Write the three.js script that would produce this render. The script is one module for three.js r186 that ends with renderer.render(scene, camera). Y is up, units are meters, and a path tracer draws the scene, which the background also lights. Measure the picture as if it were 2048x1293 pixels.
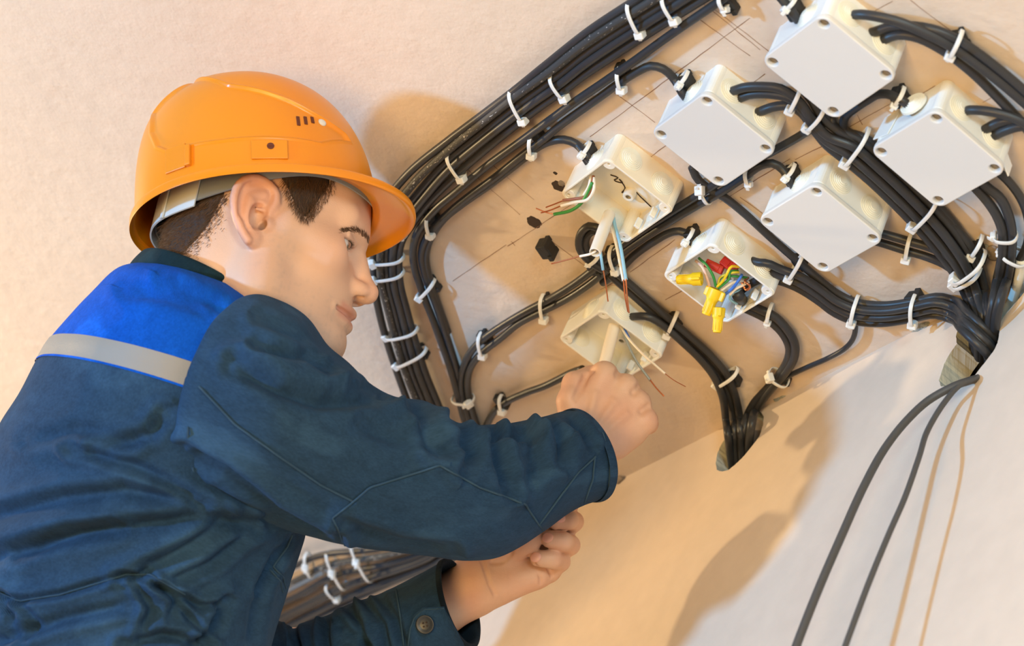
import * as THREE from 'three';
import { RoundedBoxGeometry } from 'three/addons/geometries/RoundedBoxGeometry.js';
import { RectAreaLightUniformsLib } from 'three/addons/lights/RectAreaLightUniformsLib.js';
import { mergeGeometries, mergeVertices } from 'three/addons/utils/BufferGeometryUtils.js';

// ---------------------------------------------------------------- camera, light, exposure
const scene = new THREE.Scene();
const V3 = (x, y, z) => new THREE.Vector3(x, y, z);
const CEIL = 2.6, WALL_X = 0.9095, CAM_Y = CEIL - 1.4212, F = 4500;
const CR = V3(0.761065, 0.355173, 0.542801), CU = V3(-0.588072, 0.730942, 0.346259), CB = V3(-0.273773, -0.582732, 0.765161);
const camera = new THREE.PerspectiveCamera(2 * Math.atan(646.5 / F) * 180 / Math.PI, 2048 / 1293, 0.05, 30);
camera.position.set(0, CAM_Y, 0);
camera.quaternion.setFromRotationMatrix(new THREE.Matrix4().makeBasis(CR, CU, CB));
camera.focus = 2.16; camera.userData.fStop = 6.3;
scene.add(camera);
scene.background = new THREE.Color(0.0, 0.0, 0.0);
const renderer = new THREE.WebGLRenderer({ antialias: true });
renderer.toneMapping = THREE.LinearToneMapping;
renderer.toneMappingExposure = 1.12;
renderer.shadowMap.enabled = true;

const FLASH = { at: cam(-2.75, 0.42, -0.63), aim: cam(0.05, -0.05, -2.3), rgb: [0.17, 0.51, 0.95], power: 28, radius: 4.5, face: 0.09 };  // unseen key lamp, placed to cast the main shadows
const WORK = { at: cam(-1.75, -0.05, -2.86), aim: cam(0.05, -0.05, -2.3), rgb: [1.0, 0.72, 0.376], power: 6.2, radius: 2.2, face: 0.046 };  // unseen warm lamp, placed to turn the shadows orange and edge the hand
const SOFT = { at: cam(-0.9, 0.12, 0.7), aim: cam(0.05, -0.05, -2.3), rgb: [1.0, 0.63, 0.23], power: 15.0, size: 0.9 };  // unseen warm panel out of view, lifts the shaded sides and ceiling
const FILL = { at: V3(-0.45, 1.72, 1.0), aim: cam(0.05, -0.05, -2.3), rgb: [0.66, 0.86, 0.88], power: 31, size: 0.5 };  // unseen neutral panel behind the camera, brightens the box sides facing it

// a point of the camera's frame (x right, y up, z towards the viewer) in the room
function cam(x, y, z) { return V3(0, CAM_Y, 0).addScaledVector(CR, x).addScaledVector(CU, y).addScaledVector(CB, z); }
// a point at a distance D along the line of sight through a place on the photograph
function at(px, py, D) { return cam(D * (px - 1024) / F, -D * (py - 646.5) / F, -D); }
function hit(px, py, axis, value) { const d = at(px, py, 1).sub(camera.position); return camera.position.clone().addScaledVector(d, (value - camera.position[axis]) / d[axis]); }
const onCeil = (px, py, h = 0) => hit(px, py, 'y', CEIL - h);
const onWall = (px, py, h = 0) => hit(px, py, 'x', WALL_X - h);

// ---------------------------------------------------------------- helpers
let seed = 7;
const rnd = () => { seed = (seed * 1664525 + 1013904223) >>> 0; return seed / 4294967296; };
const rr = (a, b) => a + (b - a) * rnd();
const sstep = (a, b, x) => { const t = Math.min(1, Math.max(0, (x - a) / (b - a))); return t * t * (3 - 2 * t); };
const clamp = (x, a, b) => Math.min(b, Math.max(a, x));
const lerp = (a, b, t) => a + (b - a) * t;
const used = {};
function numbered(name) { const n = used[name] = (used[name] ?? -1) + 1; return n ? name + '_' + String(n).padStart(3, '0') : name; }
function shade(o) { o.castShadow = o.receiveShadow = true; return o; }
function thing(name, label, category, p = V3(0, 0, 0), group) {
  const o = new THREE.Group(); o.name = numbered(name); o.position.copy(p); scene.add(o);
  o.userData = { label, category }; if (group) o.userData.group = group; return o;
}
function part(name, geo, mat, parent, label) { const m = shade(new THREE.Mesh(geo, mat)); m.name = parent === scene ? numbered(name) : name; parent.add(m); if (label) m.userData.label = label; return m; }
function solo(name, geo, mat, label, category, group) { const m = part(name, geo, mat, scene); m.userData = { label, category }; if (group) m.userData.group = group; return m; }
// noise that tiles every `per` cells
function hash(x, y, s) { let h = (x * 374761393 + y * 668265263 + s * 1274126177) | 0; h = Math.imul(h ^ (h >>> 13), 1274126177); return ((h ^ (h >>> 16)) >>> 0) / 4294967296; }
function vnoise(x, y, per, s) {
  const i = Math.floor(x), j = Math.floor(y), f = x - i, g = y - j, u = f * f * (3 - 2 * f), v = g * g * (3 - 2 * g), m = (a) => ((a % per) + per) % per;
  const a = hash(m(i), m(j), s), b = hash(m(i + 1), m(j), s), c = hash(m(i), m(j + 1), s), d = hash(m(i + 1), m(j + 1), s);
  return lerp(lerp(a, b, u), lerp(c, d, u), v);
}
function fbm(u, v, base, oct, s, gain = 0.5) { let t = 0, w = 1, k = 0, n = base; for (let o = 0; o < oct; o++) { t += w * vnoise(u * n, v * n, n, s + o); k += w; w *= gain; n *= 2; } return t / k; }
function n3(x, y, z, s = 0) { // smooth noise in space, about -1..1
  const f = (a, b, t) => vnoise(a + 512.3, b + 817.7, 65536, s + t);
  return (f(x, y, 1) + f(y, z, 2) + f(z, x, 3)) / 1.5 - 1;
}
function tex(w, h, fn, srgb, rep = 1) {
  const d = new Uint8Array(w * h * 4);
  for (let j = 0; j < h; j++) for (let i = 0; i < w; i++) { const c = fn(i / w, j / h), k = (j * w + i) * 4; for (let q = 0; q < 3; q++) d[k + q] = clamp(Math.round(255 * (c.length ? c[q] : c)), 0, 255); d[k + 3] = 255; }
  const t = new THREE.DataTexture(d, w, h); t.wrapS = t.wrapT = THREE.RepeatWrapping; t.magFilter = THREE.LinearFilter; t.minFilter = THREE.LinearMipmapLinearFilter; t.generateMipmaps = true;
  if (srgb) t.colorSpace = THREE.SRGBColorSpace; t.repeat.set(rep, rep); t.needsUpdate = true; return t;
}
const M = (o) => new THREE.MeshPhysicalMaterial(o);
const rgb = (r, g, b) => new THREE.Color(`rgb(${r},${g},${b})`);

// a tube through points, with its ends closed; uv runs in metres along it
function tube(pts, r, o = {}) {
  const curve = new THREE.CatmullRomCurve3(pts, false, 'centripetal'), L = curve.getLength();
  const n = o.n ?? clamp(Math.round(L / (o.step ?? 0.006)), 4, 400), k = o.k ?? 12, fr = curve.computeFrenetFrames(n, false);
  const rad = typeof r === 'function' ? r : () => r, pos = [], uv = [], idx = [], flat = o.flat ?? 1;
  for (let i = 0; i <= n; i++) {
    const t = i / n, p = curve.getPointAt(t), R = rad(t);
    let N = fr.normals[i], B = fr.binormals[i];
    if (o.up) { const T = fr.tangents[i]; B = V3().crossVectors(T, o.up).normalize(); N = V3().crossVectors(B, T); }
    for (let j = 0; j <= k; j++) { const a = j / k * 2 * Math.PI, q = p.clone().addScaledVector(N, Math.cos(a) * R * flat).addScaledVector(B, Math.sin(a) * R); pos.push(q.x, q.y, q.z); uv.push(t * L, j / k); }
  }
  const w = k + 1;
  for (let i = 0; i < n; i++) for (let j = 0; j < k; j++) { const a = i * w + j; idx.push(a, a + 1, a + w, a + 1, a + w + 1, a + w); }
  for (const e of [0, n]) { // rounded caps
    const c = pos.length / 3, p = curve.getPointAt(e / n), T = fr.tangents[e].clone().multiplyScalar((e ? 1 : -1) * rad(e / n) * (o.cap ?? 0.4)); p.add(T); pos.push(p.x, p.y, p.z); uv.push(e ? L : 0, 0.5);
    for (let j = 0; j < k; j++) e ? idx.push(e * w + j, e * w + j + 1, c) : idx.push(j + 1, j, c);
  }
  const g = new THREE.BufferGeometry(); g.setAttribute('position', new THREE.Float32BufferAttribute(pos, 3)); g.setAttribute('uv', new THREE.Float32BufferAttribute(uv, 2)); g.setIndex(idx);
  g.computeVertexNormals(); return g;
}
// orients +y of a shape along a direction
const along = (g, dir, p) => { g.applyQuaternion(new THREE.Quaternion().setFromUnitVectors(V3(0, 1, 0), dir.clone().normalize())); g.translate(p.x, p.y, p.z); return g; };
const rbox = (x, y, z, r, s = 3) => new RoundedBoxGeometry(x, y, z, s, r);
function merged(list) { return mergeGeometries(list.map((g) => { const q = g.index ? g.toNonIndexed() : g; for (const k of Object.keys(q.attributes)) if (!['position', 'normal', 'uv'].includes(k)) q.deleteAttribute(k); return q; })); }
function rrShape(a, b, r) { // rounded rectangle, half sizes a b
  const s = new THREE.Shape(); s.moveTo(-a + r, -b); s.lineTo(a - r, -b); s.absarc(a - r, -b + r, r, -Math.PI / 2, 0); s.lineTo(a, b - r); s.absarc(a - r, b - r, r, 0, Math.PI / 2);
  s.lineTo(-a + r, b); s.absarc(-a + r, b - r, r, Math.PI / 2, Math.PI); s.lineTo(-a, -b + r); s.absarc(-a + r, -b + r, r, Math.PI, 1.5 * Math.PI); return s;
}
function circle(x, y, r) { const p = new THREE.Path(); p.absarc(x, y, r, 0, 2 * Math.PI, true); return p; }

// ---------------------------------------------------------------- materials
const plasterH = (u, v) => 0.45 * fbm(u, v, 12, 3, 3) + 0.35 * fbm(u, v, 60, 4, 11, 0.65) + 0.2 * Math.pow(fbm(u, v, 28, 4, 21), 3) * 2;
const plasterBump = tex(1024, 1024, plasterH, false, 1.6);
const plasterTint = tex(1024, 1024, (u, v) => { const a = fbm(u, v, 4, 5, 40), b = fbm(u, v, 90, 3, 50); const k = 0.95 + 0.07 * (a - 0.5) + 0.03 * (b - 0.5); return [k, k * (0.985 + 0.02 * a), k * (0.97 + 0.03 * a)]; }, true, 0.7);
const ceilMat = M({ color: rgb(234, 216, 198), map: plasterTint, roughness: 0.92, bumpMap: plasterBump, bumpScale: 0.0020 });
const wallMat = M({ color: rgb(234, 216, 198), map: plasterTint, roughness: 0.93, bumpMap: plasterBump, bumpScale: 0.0006 });
const rimMat = M({ color: rgb(205, 208, 200), roughness: 0.95, bumpMap: plasterBump, bumpScale: 0.003 });
const darkBackingMat = M({ color: rgb(70, 62, 56), roughness: 1 });
const floorMat = M({ color: rgb(150, 128, 108), roughness: 0.8, bumpMap: plasterBump, bumpScale: 0.001 });
const cableTint = tex(512, 128, (u, v) => { const a = fbm(u, v, 6, 5, 70), b = fbm(u, v, 64, 2, 80); const k = 0.17 + 0.05 * a + 0.02 * b; return [k, k * 1.02, k * 1.07]; }, true);
cableTint.repeat.set(3, 1);
const cableRough = tex(256, 128, (u, v) => 0.30 + 0.22 * fbm(u, v, 8, 4, 90), false); cableRough.repeat.set(5, 1);
const cableMat = M({ color: 0xffffff, map: cableTint, roughness: 1, roughnessMap: cableRough, specularIntensity: 0.75 });
const speckTint = tex(1024, 256, (u, v) => { const a = fbm(u, v, 6, 5, 71), s = vnoise(u * 190, v * 38, 190, 72), c = fbm(u, v, 10, 3, 73); const k = s > 0.86 && c > 0.47 ? 0.74 : 0.2 + 0.06 * a; return [k, k * 0.99, k * 0.97]; }, true); speckTint.repeat.set(2.2, 1);
const speckMat = M({ color: 0xffffff, map: speckTint, roughness: 0.62 });
const greyCableMat = M({ color: rgb(74, 74, 74), roughness: 0.5 });
const tieMat = M({ color: rgb(232, 234, 232), roughness: 0.42 });
const mountMat = M({ color: rgb(34, 36, 38), roughness: 0.55 });
const boxMat = M({ color: rgb(238, 241, 239), roughness: 0.42, bumpMap: plasterBump, bumpScale: 0.00005 });
const lidMat = M({ color: rgb(222, 223, 222), roughness: 0.55, bumpMap: plasterBump, bumpScale: 0.00008 });
const oldBoxMat = M({ color: rgb(238, 231, 214), roughness: 0.45 });
const rubberMat = M({ color: rgb(238, 238, 226), roughness: 0.5 });
const screwMat = M({ color: rgb(150, 135, 115), roughness: 0.4, metalness: 0.6 });
const copperMat = M({ color: rgb(214, 132, 88), roughness: 0.32, metalness: 0.9 });
const insul = (r, g, b) => M({ color: rgb(r, g, b), roughness: 0.42 });
const I = { white: insul(238, 228, 212), blue: insul(140, 190, 214), deep: insul(60, 110, 200), green: insul(56, 140, 62), lime: insul(214, 196, 50), red: insul(196, 34, 24), brown: insul(150, 92, 62), yellow: insul(240, 202, 24), grey: insul(150, 160, 160) };
const pencilMat = M({ color: rgb(140, 104, 84), roughness: 0.9 });

// ---------------------------------------------------------------- the room
function structure(name, geo, mat) { const m = part(name, geo, mat, scene); m.userData.kind = 'structure'; return m; }
function slab(x0, x1, y0, y1, z0, z1) { // box whose uv is in metres
  const g = new THREE.BoxGeometry(x1 - x0, y1 - y0, z1 - z0); g.translate((x0 + x1) / 2, (y0 + y1) / 2, (z0 + z1) / 2);
  const p = g.attributes.position, n = g.attributes.normal, u = g.attributes.uv;
  for (let i = 0; i < p.count; i++) { const a = Math.abs(n.getX(i)), b = Math.abs(n.getY(i)); a > 0.5 ? u.setXY(i, p.getZ(i), p.getY(i)) : b > 0.5 ? u.setXY(i, p.getX(i), p.getZ(i)) : u.setXY(i, p.getX(i), p.getY(i)); }
  return g;
}
const X0 = -3.6, Z0 = -5.4, Z1 = 2.4;
const ceiling = structure('ceiling', slab(X0 - 0.1, 1.2, CEIL, CEIL + 0.12, Z0 - 0.1, Z1 + 0.1), ceilMat);
structure('floor', slab(X0 - 0.1, 1.2, -0.1, 0, Z0 - 0.1, Z1 + 0.1), floorMat);
structure('wall_left', slab(X0 - 0.1, X0, 0, CEIL, Z0, Z1), wallMat);
structure('wall_back', slab(X0 - 0.1, 1.2, 0, CEIL, Z0 - 0.1, Z0), wallMat);
structure('wall_front', slab(X0 - 0.1, 1.2, 0, CEIL, Z1, Z1 + 0.1), wallMat);
structure('dark_cavity_backing', slab(1.08, 1.2, 0, CEIL, Z0, Z1), darkBackingMat);  // unseen backing slab, coloured dark to darken the holes
{ // the board wall with the two ragged holes broken into its top edge
  const zy = (a) => { const p = onWall(a[0], a[1]); return [p.z, Math.min(p.y, CEIL)]; };
  const rag = (pts) => { const out = []; for (let i = 0; i < pts.length - 1; i++) { const [a, b] = [zy(pts[i]), zy(pts[i + 1])]; for (let k = 0; k < 5; k++) { const t = k / 5; const e = 0.00035; out.push([lerp(a[0], b[0], t) + rr(-e, e), Math.min(CEIL, lerp(a[1], b[1], t) + rr(-e, e))]); } } out.push(zy(pts[pts.length - 1])); return out; };
  const hole2 = rag([[1938, 560], [1938, 592], [1936, 622], [1926, 640], [1917, 651], [1912, 673], [1914, 688], [1900, 707], [1889, 727], [1883, 745], [1878, 761], [1882, 774], [1905, 772], [1928, 764], [1946, 757], [1954, 745], [1972, 722], [1989, 700], [1996, 683], [1999, 665], [1998, 651], [2006, 636], [2016, 623], [2048, 586], [2085, 530]]);
  const hole1 = rag([[1452, 820], [1456, 858], [1451, 876], [1442.7, 889.6], [1434, 909], [1431.5, 928.6], [1434, 941], [1443, 944], [1456.6, 941], [1469, 931], [1486, 914.7], [1502.5, 895], [1519, 873], [1526, 850.6], [1527.6, 834], [1520, 815], [1518, 790]]);
  hole1[0][1] = hole2[0][1] = hole1.at(-1)[1] = hole2.at(-1)[1] = CEIL;
  const outline = [[Z0, 0], [Z0, CEIL], ...hole1, ...hole2, [Z1, CEIL], [Z1, 0]];
  const s = new THREE.Shape(outline.map((p) => new THREE.Vector2(p[0], p[1])));
  const g = new THREE.ExtrudeGeometry(s, { depth: 0.03, bevelEnabled: false, curveSegments: 4 });
  const p = g.attributes.position, uv = g.attributes.uv;
  for (let i = 0; i < p.count; i++) { const z = p.getX(i), y = p.getY(i), d = p.getZ(i); p.setXYZ(i, WALL_X + d, y, z); uv.setXY(i, z + d, y + d); }
  // mirrored axes turn the faces over: swap two corners of every face
  for (let i = 0; i < p.count; i += 3) for (const a of [p, uv]) { const n = a.itemSize, t = a.array.slice(i * n, i * n + n); a.array.copyWithin(i * n, (i + 2) * n, (i + 3) * n); a.array.set(t, (i + 2) * n); }
  g.computeVertexNormals();
  structure('wall_right', g, [wallMat, rimMat]);
}
// pencil lines drawn for setting out the boxes
function pencil(a, b, w = 0.0007) {
  const A = onCeil(...a, 0.0003), B = onCeil(...b, 0.0003), d = B.clone().sub(A), L = d.length(), n = Math.max(2, Math.round(L / 0.012)), s = V3().crossVectors(d, V3(0, 1, 0)).normalize(), pos = [], idx = [];
  for (let i = 0; i <= n; i++) { const c = A.clone().addScaledVector(d, i / n).addScaledVector(s, rr(-0.0003, 0.0003)), h = w / 2 * rr(0.45, 1.15); for (const q of [-h, h]) { const v = c.clone().addScaledVector(s, q); pos.push(v.x, v.y, v.z); } }
  for (let i = 0; i < n; i++) idx.push(2 * i, 2 * i + 1, 2 * i + 2, 2 * i + 1, 2 * i + 3, 2 * i + 2);
  const g = new THREE.BufferGeometry(); g.setAttribute('position', new THREE.Float32BufferAttribute(pos, 3)); g.setIndex(idx); g.computeVertexNormals();
  part('pencil_line', g, pencilMat, ceiling);
}
for (const l of [[[905, 563], [1012, 490]], [[1015, 493], [1200, 372]], [[1022, 483], [1030, 492]], [[1290, 322], [1530, 148]], [[1180, 274], [1500, 36]], [[1228, 185], [1310, 245]], [[1262, 300], [1282, 312]], [[1408, 8], [1520, 100]], [[1430, 20], [1600, 150]], [[1400, 40], [1500, 112]], [[1440, 405], [1580, 318]], [[1590, 320], [1660, 285]], [[1700, 253], [1790, 203]], [[1822, 200], [1870, 172]], [[1745, 24], [1785, 2]], [[1820, 0], [1905, 64]], [[1965, 205], [1990, 192]], [[1330, 600], [1372, 578]], [[1260, 545], [1350, 480]], [[1395, 470], [1440, 440]], [[925, 330], [1040, 430]], [[985, 330], [1068, 400]], [[1100, 480], [1180, 540]], [[1200, 580], [1235, 562]], [[1500, 440], [1550, 470]], [[1480, 395], [1560, 452]], [[1715, 230], [1725, 250]]]) pencil(...l);
// rough scabs of plaster; holes are flat patches with their inner shade as dark colour
function scab(px, py, r, mat, flat = 0.35, name = 'plaster_scab', wall = false) {
  const g = mergeVertices(new THREE.IcosahedronGeometry(r, 3)), p = g.attributes.position;
  const s = rr(0, 99); for (let i = 0; i < p.count; i++) { const v = V3().fromBufferAttribute(p, i), k = 1 + 0.55 * n3(v.x / r * 2 + s, v.y / r * 2, v.z / r * 2); v.multiplyScalar(k); if (wall) { v.x *= flat; v.y *= 0.6; } else v.y *= flat; p.setXYZ(i, v.x, v.y, v.z); }
  const c = wall ? onWall(px, py, 0.0) : onCeil(px, py, 0.0); g.translate(c.x, c.y, c.z); g.computeVertexNormals(); return part(name, g, mat, ceiling);
}
const holeShadeAndInk = M({ color: rgb(62, 50, 43), roughness: 1 }), mortar = M({ color: rgb(176, 160, 142), roughness: 1, bumpMap: plasterBump, bumpScale: 0.002 });  // first colour paints the shade inside small holes and inks the scribble
scab(1068, 444, 0.0075, holeShadeAndInk, 0.05, 'hole_shade_patch'); scab(1074, 449, 0.0045, holeShadeAndInk, 0.05, 'hole_shade_patch'); scab(1117, 372, 0.0065, holeShadeAndInk, 0.05, 'hole_shade_patch'); scab(1123, 367, 0.0035, mortar, 0.6); scab(1111, 347, 0.0022, holeShadeAndInk, 0.05, 'hole_shade_patch');
scab(1838, 654, 0.013, rimMat, 0.5, 'plaster_scab', true); scab(1852, 648, 0.010, rimMat, 0.5, 'plaster_scab', true); scab(1566, 788, 0.011, rimMat, 0.35, 'plaster_scab', true); scab(1582, 774, 0.007, rimMat, 0.6, 'plaster_scab', true); scab(1556, 800, 0.005, rimMat, 0.6, 'plaster_scab', true);
scab(1240, 962, 0.010, mortar, 0.5, 'plaster_scab', true); scab(1985, 505, 0.010, mortar, 0.5); scab(1972, 500, 0.007, rimMat, 0.6);

// ---------------------------------------------------------------- unseen lamps, kind and place chosen for the light they give
function lampHead(name, label, L, rad, glow) {
  const t = thing(name, label, 'lamp', L.at), d = L.aim.clone().sub(L.at).normalize();
  const lathe = new THREE.LatheGeometry([[0.02, -0.16], [0.045, -0.155], [0.05, -0.06], [rad + 0.012, 0.0], [rad + 0.014, 0.004], [rad + 0.010, 0.004], [0.04, -0.05], [0.0, -0.055]].map((p) => new THREE.Vector2(...p)), 40);
  part('reflector', along(lathe, d, V3(0, 0, 0)), mountMat, t);
  const em = M({ color: 0x222222, emissive: new THREE.Color(...L.rgb), emissiveIntensity: glow, roughness: 0.6 });
  part('lamp_face', along(new THREE.CylinderGeometry(rad, rad, 0.004, 40), d, d.clone().multiplyScalar(-0.008)), em, t);
  const foot = V3(0, -L.at.y, 0); part('stand_pole', tube([d.clone().multiplyScalar(-0.1), d.clone().multiplyScalar(-0.1).add(V3(0, -0.05, 0)), foot.clone().add(d.clone().multiplyScalar(-0.1))], 0.012, { step: 0.1 }), mountMat, t);
  const f2 = foot.clone().add(d.clone().multiplyScalar(-0.1));
  for (let i = 0; i < 3; i++) { const a = i * 2.094 + 0.3; part('stand_leg', tube([f2.clone().add(V3(0, 0.28, 0)), f2.clone().add(V3(Math.cos(a) * 0.3, 0.01, Math.sin(a) * 0.3))], 0.008, { step: 0.1 }), mountMat, t); }
  const s = new THREE.SpotLight(new THREE.Color(...L.rgb), L.power, 0, 1.0, 0.5, 2);
  s.name = name + '_beam'; s.position.copy(L.at).addScaledVector(d, 0.012); s.target.position.copy(L.aim); s.castShadow = true; s.shadow.radius = L.radius; s.shadow.mapSize.set(2048, 2048); scene.add(s, s.target);
}
lampHead('unseen_studio_lamp', 'unseen bluish studio lamp on a tripod stand, placed to cast the main shadows', FLASH, FLASH.face, 4);
lampHead('unseen_warm_lamp', 'unseen warm lamp on a tripod stand, placed to light the shadows orange', WORK, WORK.face, 4);
RectAreaLightUniformsLib.init();
function unseen_softbox(label, SOFT) {
  const t = thing('unseen_softbox', label, 'lamp', SOFT.at), d = SOFT.aim.clone().sub(SOFT.at).normalize(), s = SOFT.size;
  const x = V3().crossVectors(V3(0, 1, 0), d).normalize(), mx = new THREE.Matrix4().makeBasis(x, V3().crossVectors(d, x), d);
  part('housing', merged([rbox(s + 0.05, s + 0.05, 0.06, 0.02, 3).translate(0, 0, -0.05), new THREE.CylinderGeometry(0.08, s * 0.62, 0.3, 4, 1).rotateY(Math.PI / 4).rotateX(-Math.PI / 2).translate(0, 0, -0.22)]).applyMatrix4(mx), mountMat, t);
  part('diffuser_sheet', rbox(s, s, 0.012, 0.004, 2).translate(0, 0, -0.014).applyMatrix4(mx), M({ color: 0x333333, emissive: new THREE.Color(...SOFT.rgb), emissiveIntensity: 4, roughness: 0.9 }), t);
  const b = d.clone().multiplyScalar(-0.3); part('stand_pole', tube([b, b.clone().add(V3(0, -0.1, 0)), V3(b.x, -SOFT.at.y, b.z)], 0.015, { step: 0.1 }), mountMat, t);
  const l = new THREE.RectAreaLight(new THREE.Color(...SOFT.rgb), SOFT.power, s, s); l.name = 'unseen_softbox_light'; l.position.copy(SOFT.at).addScaledVector(d, 0.01); scene.add(l); l.lookAt(SOFT.aim.clone().add(d));
}
unseen_softbox('unseen large warm soft panel, placed to lift the shaded sides and ceiling', SOFT); unseen_softbox('unseen small neutral soft panel behind the camera, placed to brighten the box sides', FILL);

// ---------------------------------------------------------------- junction boxes
// box frame: origin on the ceiling, x into the wall, z along it, y up; the lid faces down
const HB = 0.0365, HL = 0.0060;
function wallRing() { // hollow square body with a floor, corner posts for the lid screws
  const parts = [];
  const o = rrShape(0.0415, 0.0415, 0.008); o.holes.push(new THREE.Path(rrShape(0.0393, 0.0393, 0.006).getPoints(6).reverse()));
  parts.push(new THREE.ExtrudeGeometry(o, { depth: HB - 0.0005, bevelEnabled: true, bevelThickness: 0.0005, bevelSize: 0.0005, bevelOffset: -0.0005, bevelSegments: 2, curveSegments: 8 }).rotateX(Math.PI / 2));
  parts.push(new THREE.ExtrudeGeometry(rrShape(0.041, 0.041, 0.0076), { depth: 0.002, bevelEnabled: false, curveSegments: 8 }).rotateX(Math.PI / 2));
  for (const [sx, sz] of [[1, 1], [1, -1], [-1, 1], [-1, -1]]) {
    const ps = new THREE.Shape(); ps.absarc(0, 0, 0.0068, 0, 2 * Math.PI); ps.holes.push(circle(0, 0, 0.0014));
    parts.push(new THREE.ExtrudeGeometry(ps, { depth: HB - 0.0022, bevelEnabled: true, bevelThickness: 0.0006, bevelSize: 0.0006, bevelOffset: -0.0006, bevelSegments: 2, curveSegments: 10 }).rotateX(Math.PI / 2).translate(sx * 0.0353, -0.0006, sz * 0.0353));
    parts.push(new THREE.CylinderGeometry(0.0016, 0.0016, 0.004, 10).translate(sx * 0.0353, -HB + 0.006, sz * 0.0353));
  }
  return merged(parts);
}
const bodyGeo = wallRing();
const lidGeo = (() => {
  const s = rrShape(0.0436, 0.0436, 0.0105); for (const [sx, sz] of [[1, 1], [1, -1], [-1, 1], [-1, -1]]) s.holes.push(circle(sx * 0.0353, sz * 0.0353, 0.0046));
  return new THREE.ExtrudeGeometry(s, { depth: HL - 0.003, bevelEnabled: true, bevelThickness: 0.0015, bevelSize: 0.0013, bevelOffset: -0.0013, bevelSegments: 4, curveSegments: 10 }).rotateX(Math.PI / 2).translate(0, -HB - 0.0015, 0);
})();
const screwGeo = merged([new THREE.CylinderGeometry(0.0040, 0.0040, 0.002, 16), rbox(0.0066, 0.0012, 0.0012, 0.0004, 2).translate(0, -0.0010, 0)]);
const glandGeo = (() => { // stepped rubber membrane, pointing along +y
  const st = [[0.0125, 0.0009], [0.0107, 0.0016], [0.0090, 0.0023], [0.0074, 0.0030], [0.0058, 0.0037], [0.0042, 0.0043]], pr = [[0.0128, -0.0015]];
  let h0 = -0.0005; for (const [r, h] of st) { pr.push([r, h0], [r, h - 0.0003], [r - 0.0003, h]); h0 = h - 0.0006; } pr.push([0, 0.0043]);
  return new THREE.LatheGeometry(pr.map((p) => new THREE.Vector2(...p)), 40);
})();
const postGeo = new THREE.LatheGeometry([[0.0030, -0.009], [0.0030, -0.010], [0.0052, -0.010], [0.0058, -0.0095], [0.0066, -0.002]].map((p) => new THREE.Vector2(...p)), 24);
const faceDir = { zp: V3(0, 0, 1), zm: V3(0, 0, -1), xp: V3(1, 0, 0), xm: V3(-1, 0, 0) };
function gland(t, face, s, mat = rubberMat, push = 0, tilt = 0) {
  const d = faceDir[face], o = V3(0, -0.0185, 0).addScaledVector(d, 0.0415 + push); if (face[0] === 'z') o.x = s; else o.z = s;
  const g = glandGeo.clone(); if (tilt) g.rotateX(tilt); part('gland', along(g, d, o), mat, t);
}
function junctionBox(px, py, h, yaw, label, o = {}) {
  const c = onCeil(px, py, h); c.y = CEIL;
  const t = thing('junction_box', label, 'junction box', c, 'junction boxes screwed to the ceiling'); t.rotation.y = yaw;
  const bm = o.old ? oldBoxMat : boxMat;
  part('box_body', bodyGeo, bm, t);
  if (!o.open) { const l = part('lid', lidGeo, lidMat, t); for (const [sx, sz] of [[1, 1], [1, -1], [-1, 1], [-1, -1]]) part('screw', screwGeo, screwMat, l).position.set(sx * 0.0353, -HB - 0.0003, sz * 0.0353); }
  else for (const [x, z] of [[-0.012, 0.016], [0.014, -0.014]]) part('mounting_post', postGeo, bm, t).position.set(x, 0, z);
  gland(t, 'zp', -0.0195); gland(t, 'zp', 0.0195); gland(t, 'xm', 0.010, rubberMat, o.push ?? 0, o.tilt ?? 0); gland(t, 'zm', -0.0195); gland(t, 'zm', 0.0195); gland(t, 'xp', 0); gland(t, 'xp', 0.027 * 0, rubberMat);
  if (o.open) { // the membranes as seen from inside the walls
    for (const [f, s] of [['zm', -0.0195], ['zm', 0.0195], ['xp', 0]]) { const d = faceDir[f], p = V3(0, -0.0185, 0).addScaledVector(d, 0.0393); if (f[0] === 'z') p.x = s; else p.z = s; part('gland', along(glandGeo.clone().scale(0.85, 0.5, 0.85), d.clone().negate(), p), rubberMat, t); }
    for (const z of [-0.012, 0.014]) part('rail', rbox(0.006, 0.012, 0.003, 0.0008, 2).translate(0.034, -0.03, z), bm, t);
  }
  return t;
}
const HLID = HB + HL;
const B1 = junctionBox(1657, 137.5, HLID, -0.03, 'closed white junction box at the top edge, topmost of the seven');
const B2 = junctionBox(1425.7, 283.8, HLID, -0.02, 'closed white junction box beside the open cream box with twisted bare wires');
const B4 = junctionBox(1639.5, 460.6, HLID, -0.006, 'closed white junction box between the yellow connectors and the thick cable trunk');
const B5 = junctionBox(1874.5, 321, HLID, -0.002, 'closed white junction box with a popped-out gland beyond the thick cable trunk', { push: 0.006, tilt: 0.25 });
scene.updateMatrixWorld();
const B3 = junctionBox(1232.5, 404.7, HB, -0.03, 'open cream junction box with bare wires and a hanging white sleeve', { open: true, old: true });
const B7 = junctionBox(1437, 569.5, HB, -0.025, 'open white junction box filled with wires and yellow twist connectors', { open: true });
const B6 = junctionBox(1220.5, 695.5, HB, -0.03, 'open white junction box that the worker is wiring with his raised hand', { open: true });
part('knockout_flap', rbox(0.0012, 0.026, 0.022, 0.0004, 2).rotateX(0.25).translate(-0.0425, -0.018, -0.030), boxMat, B5);
part('knockout_flap', rbox(0.016, 0.014, 0.0012, 0.0004, 2).rotateY(0.5).translate(0.046, -0.028, 0.036), boxMat, B5);
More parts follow.
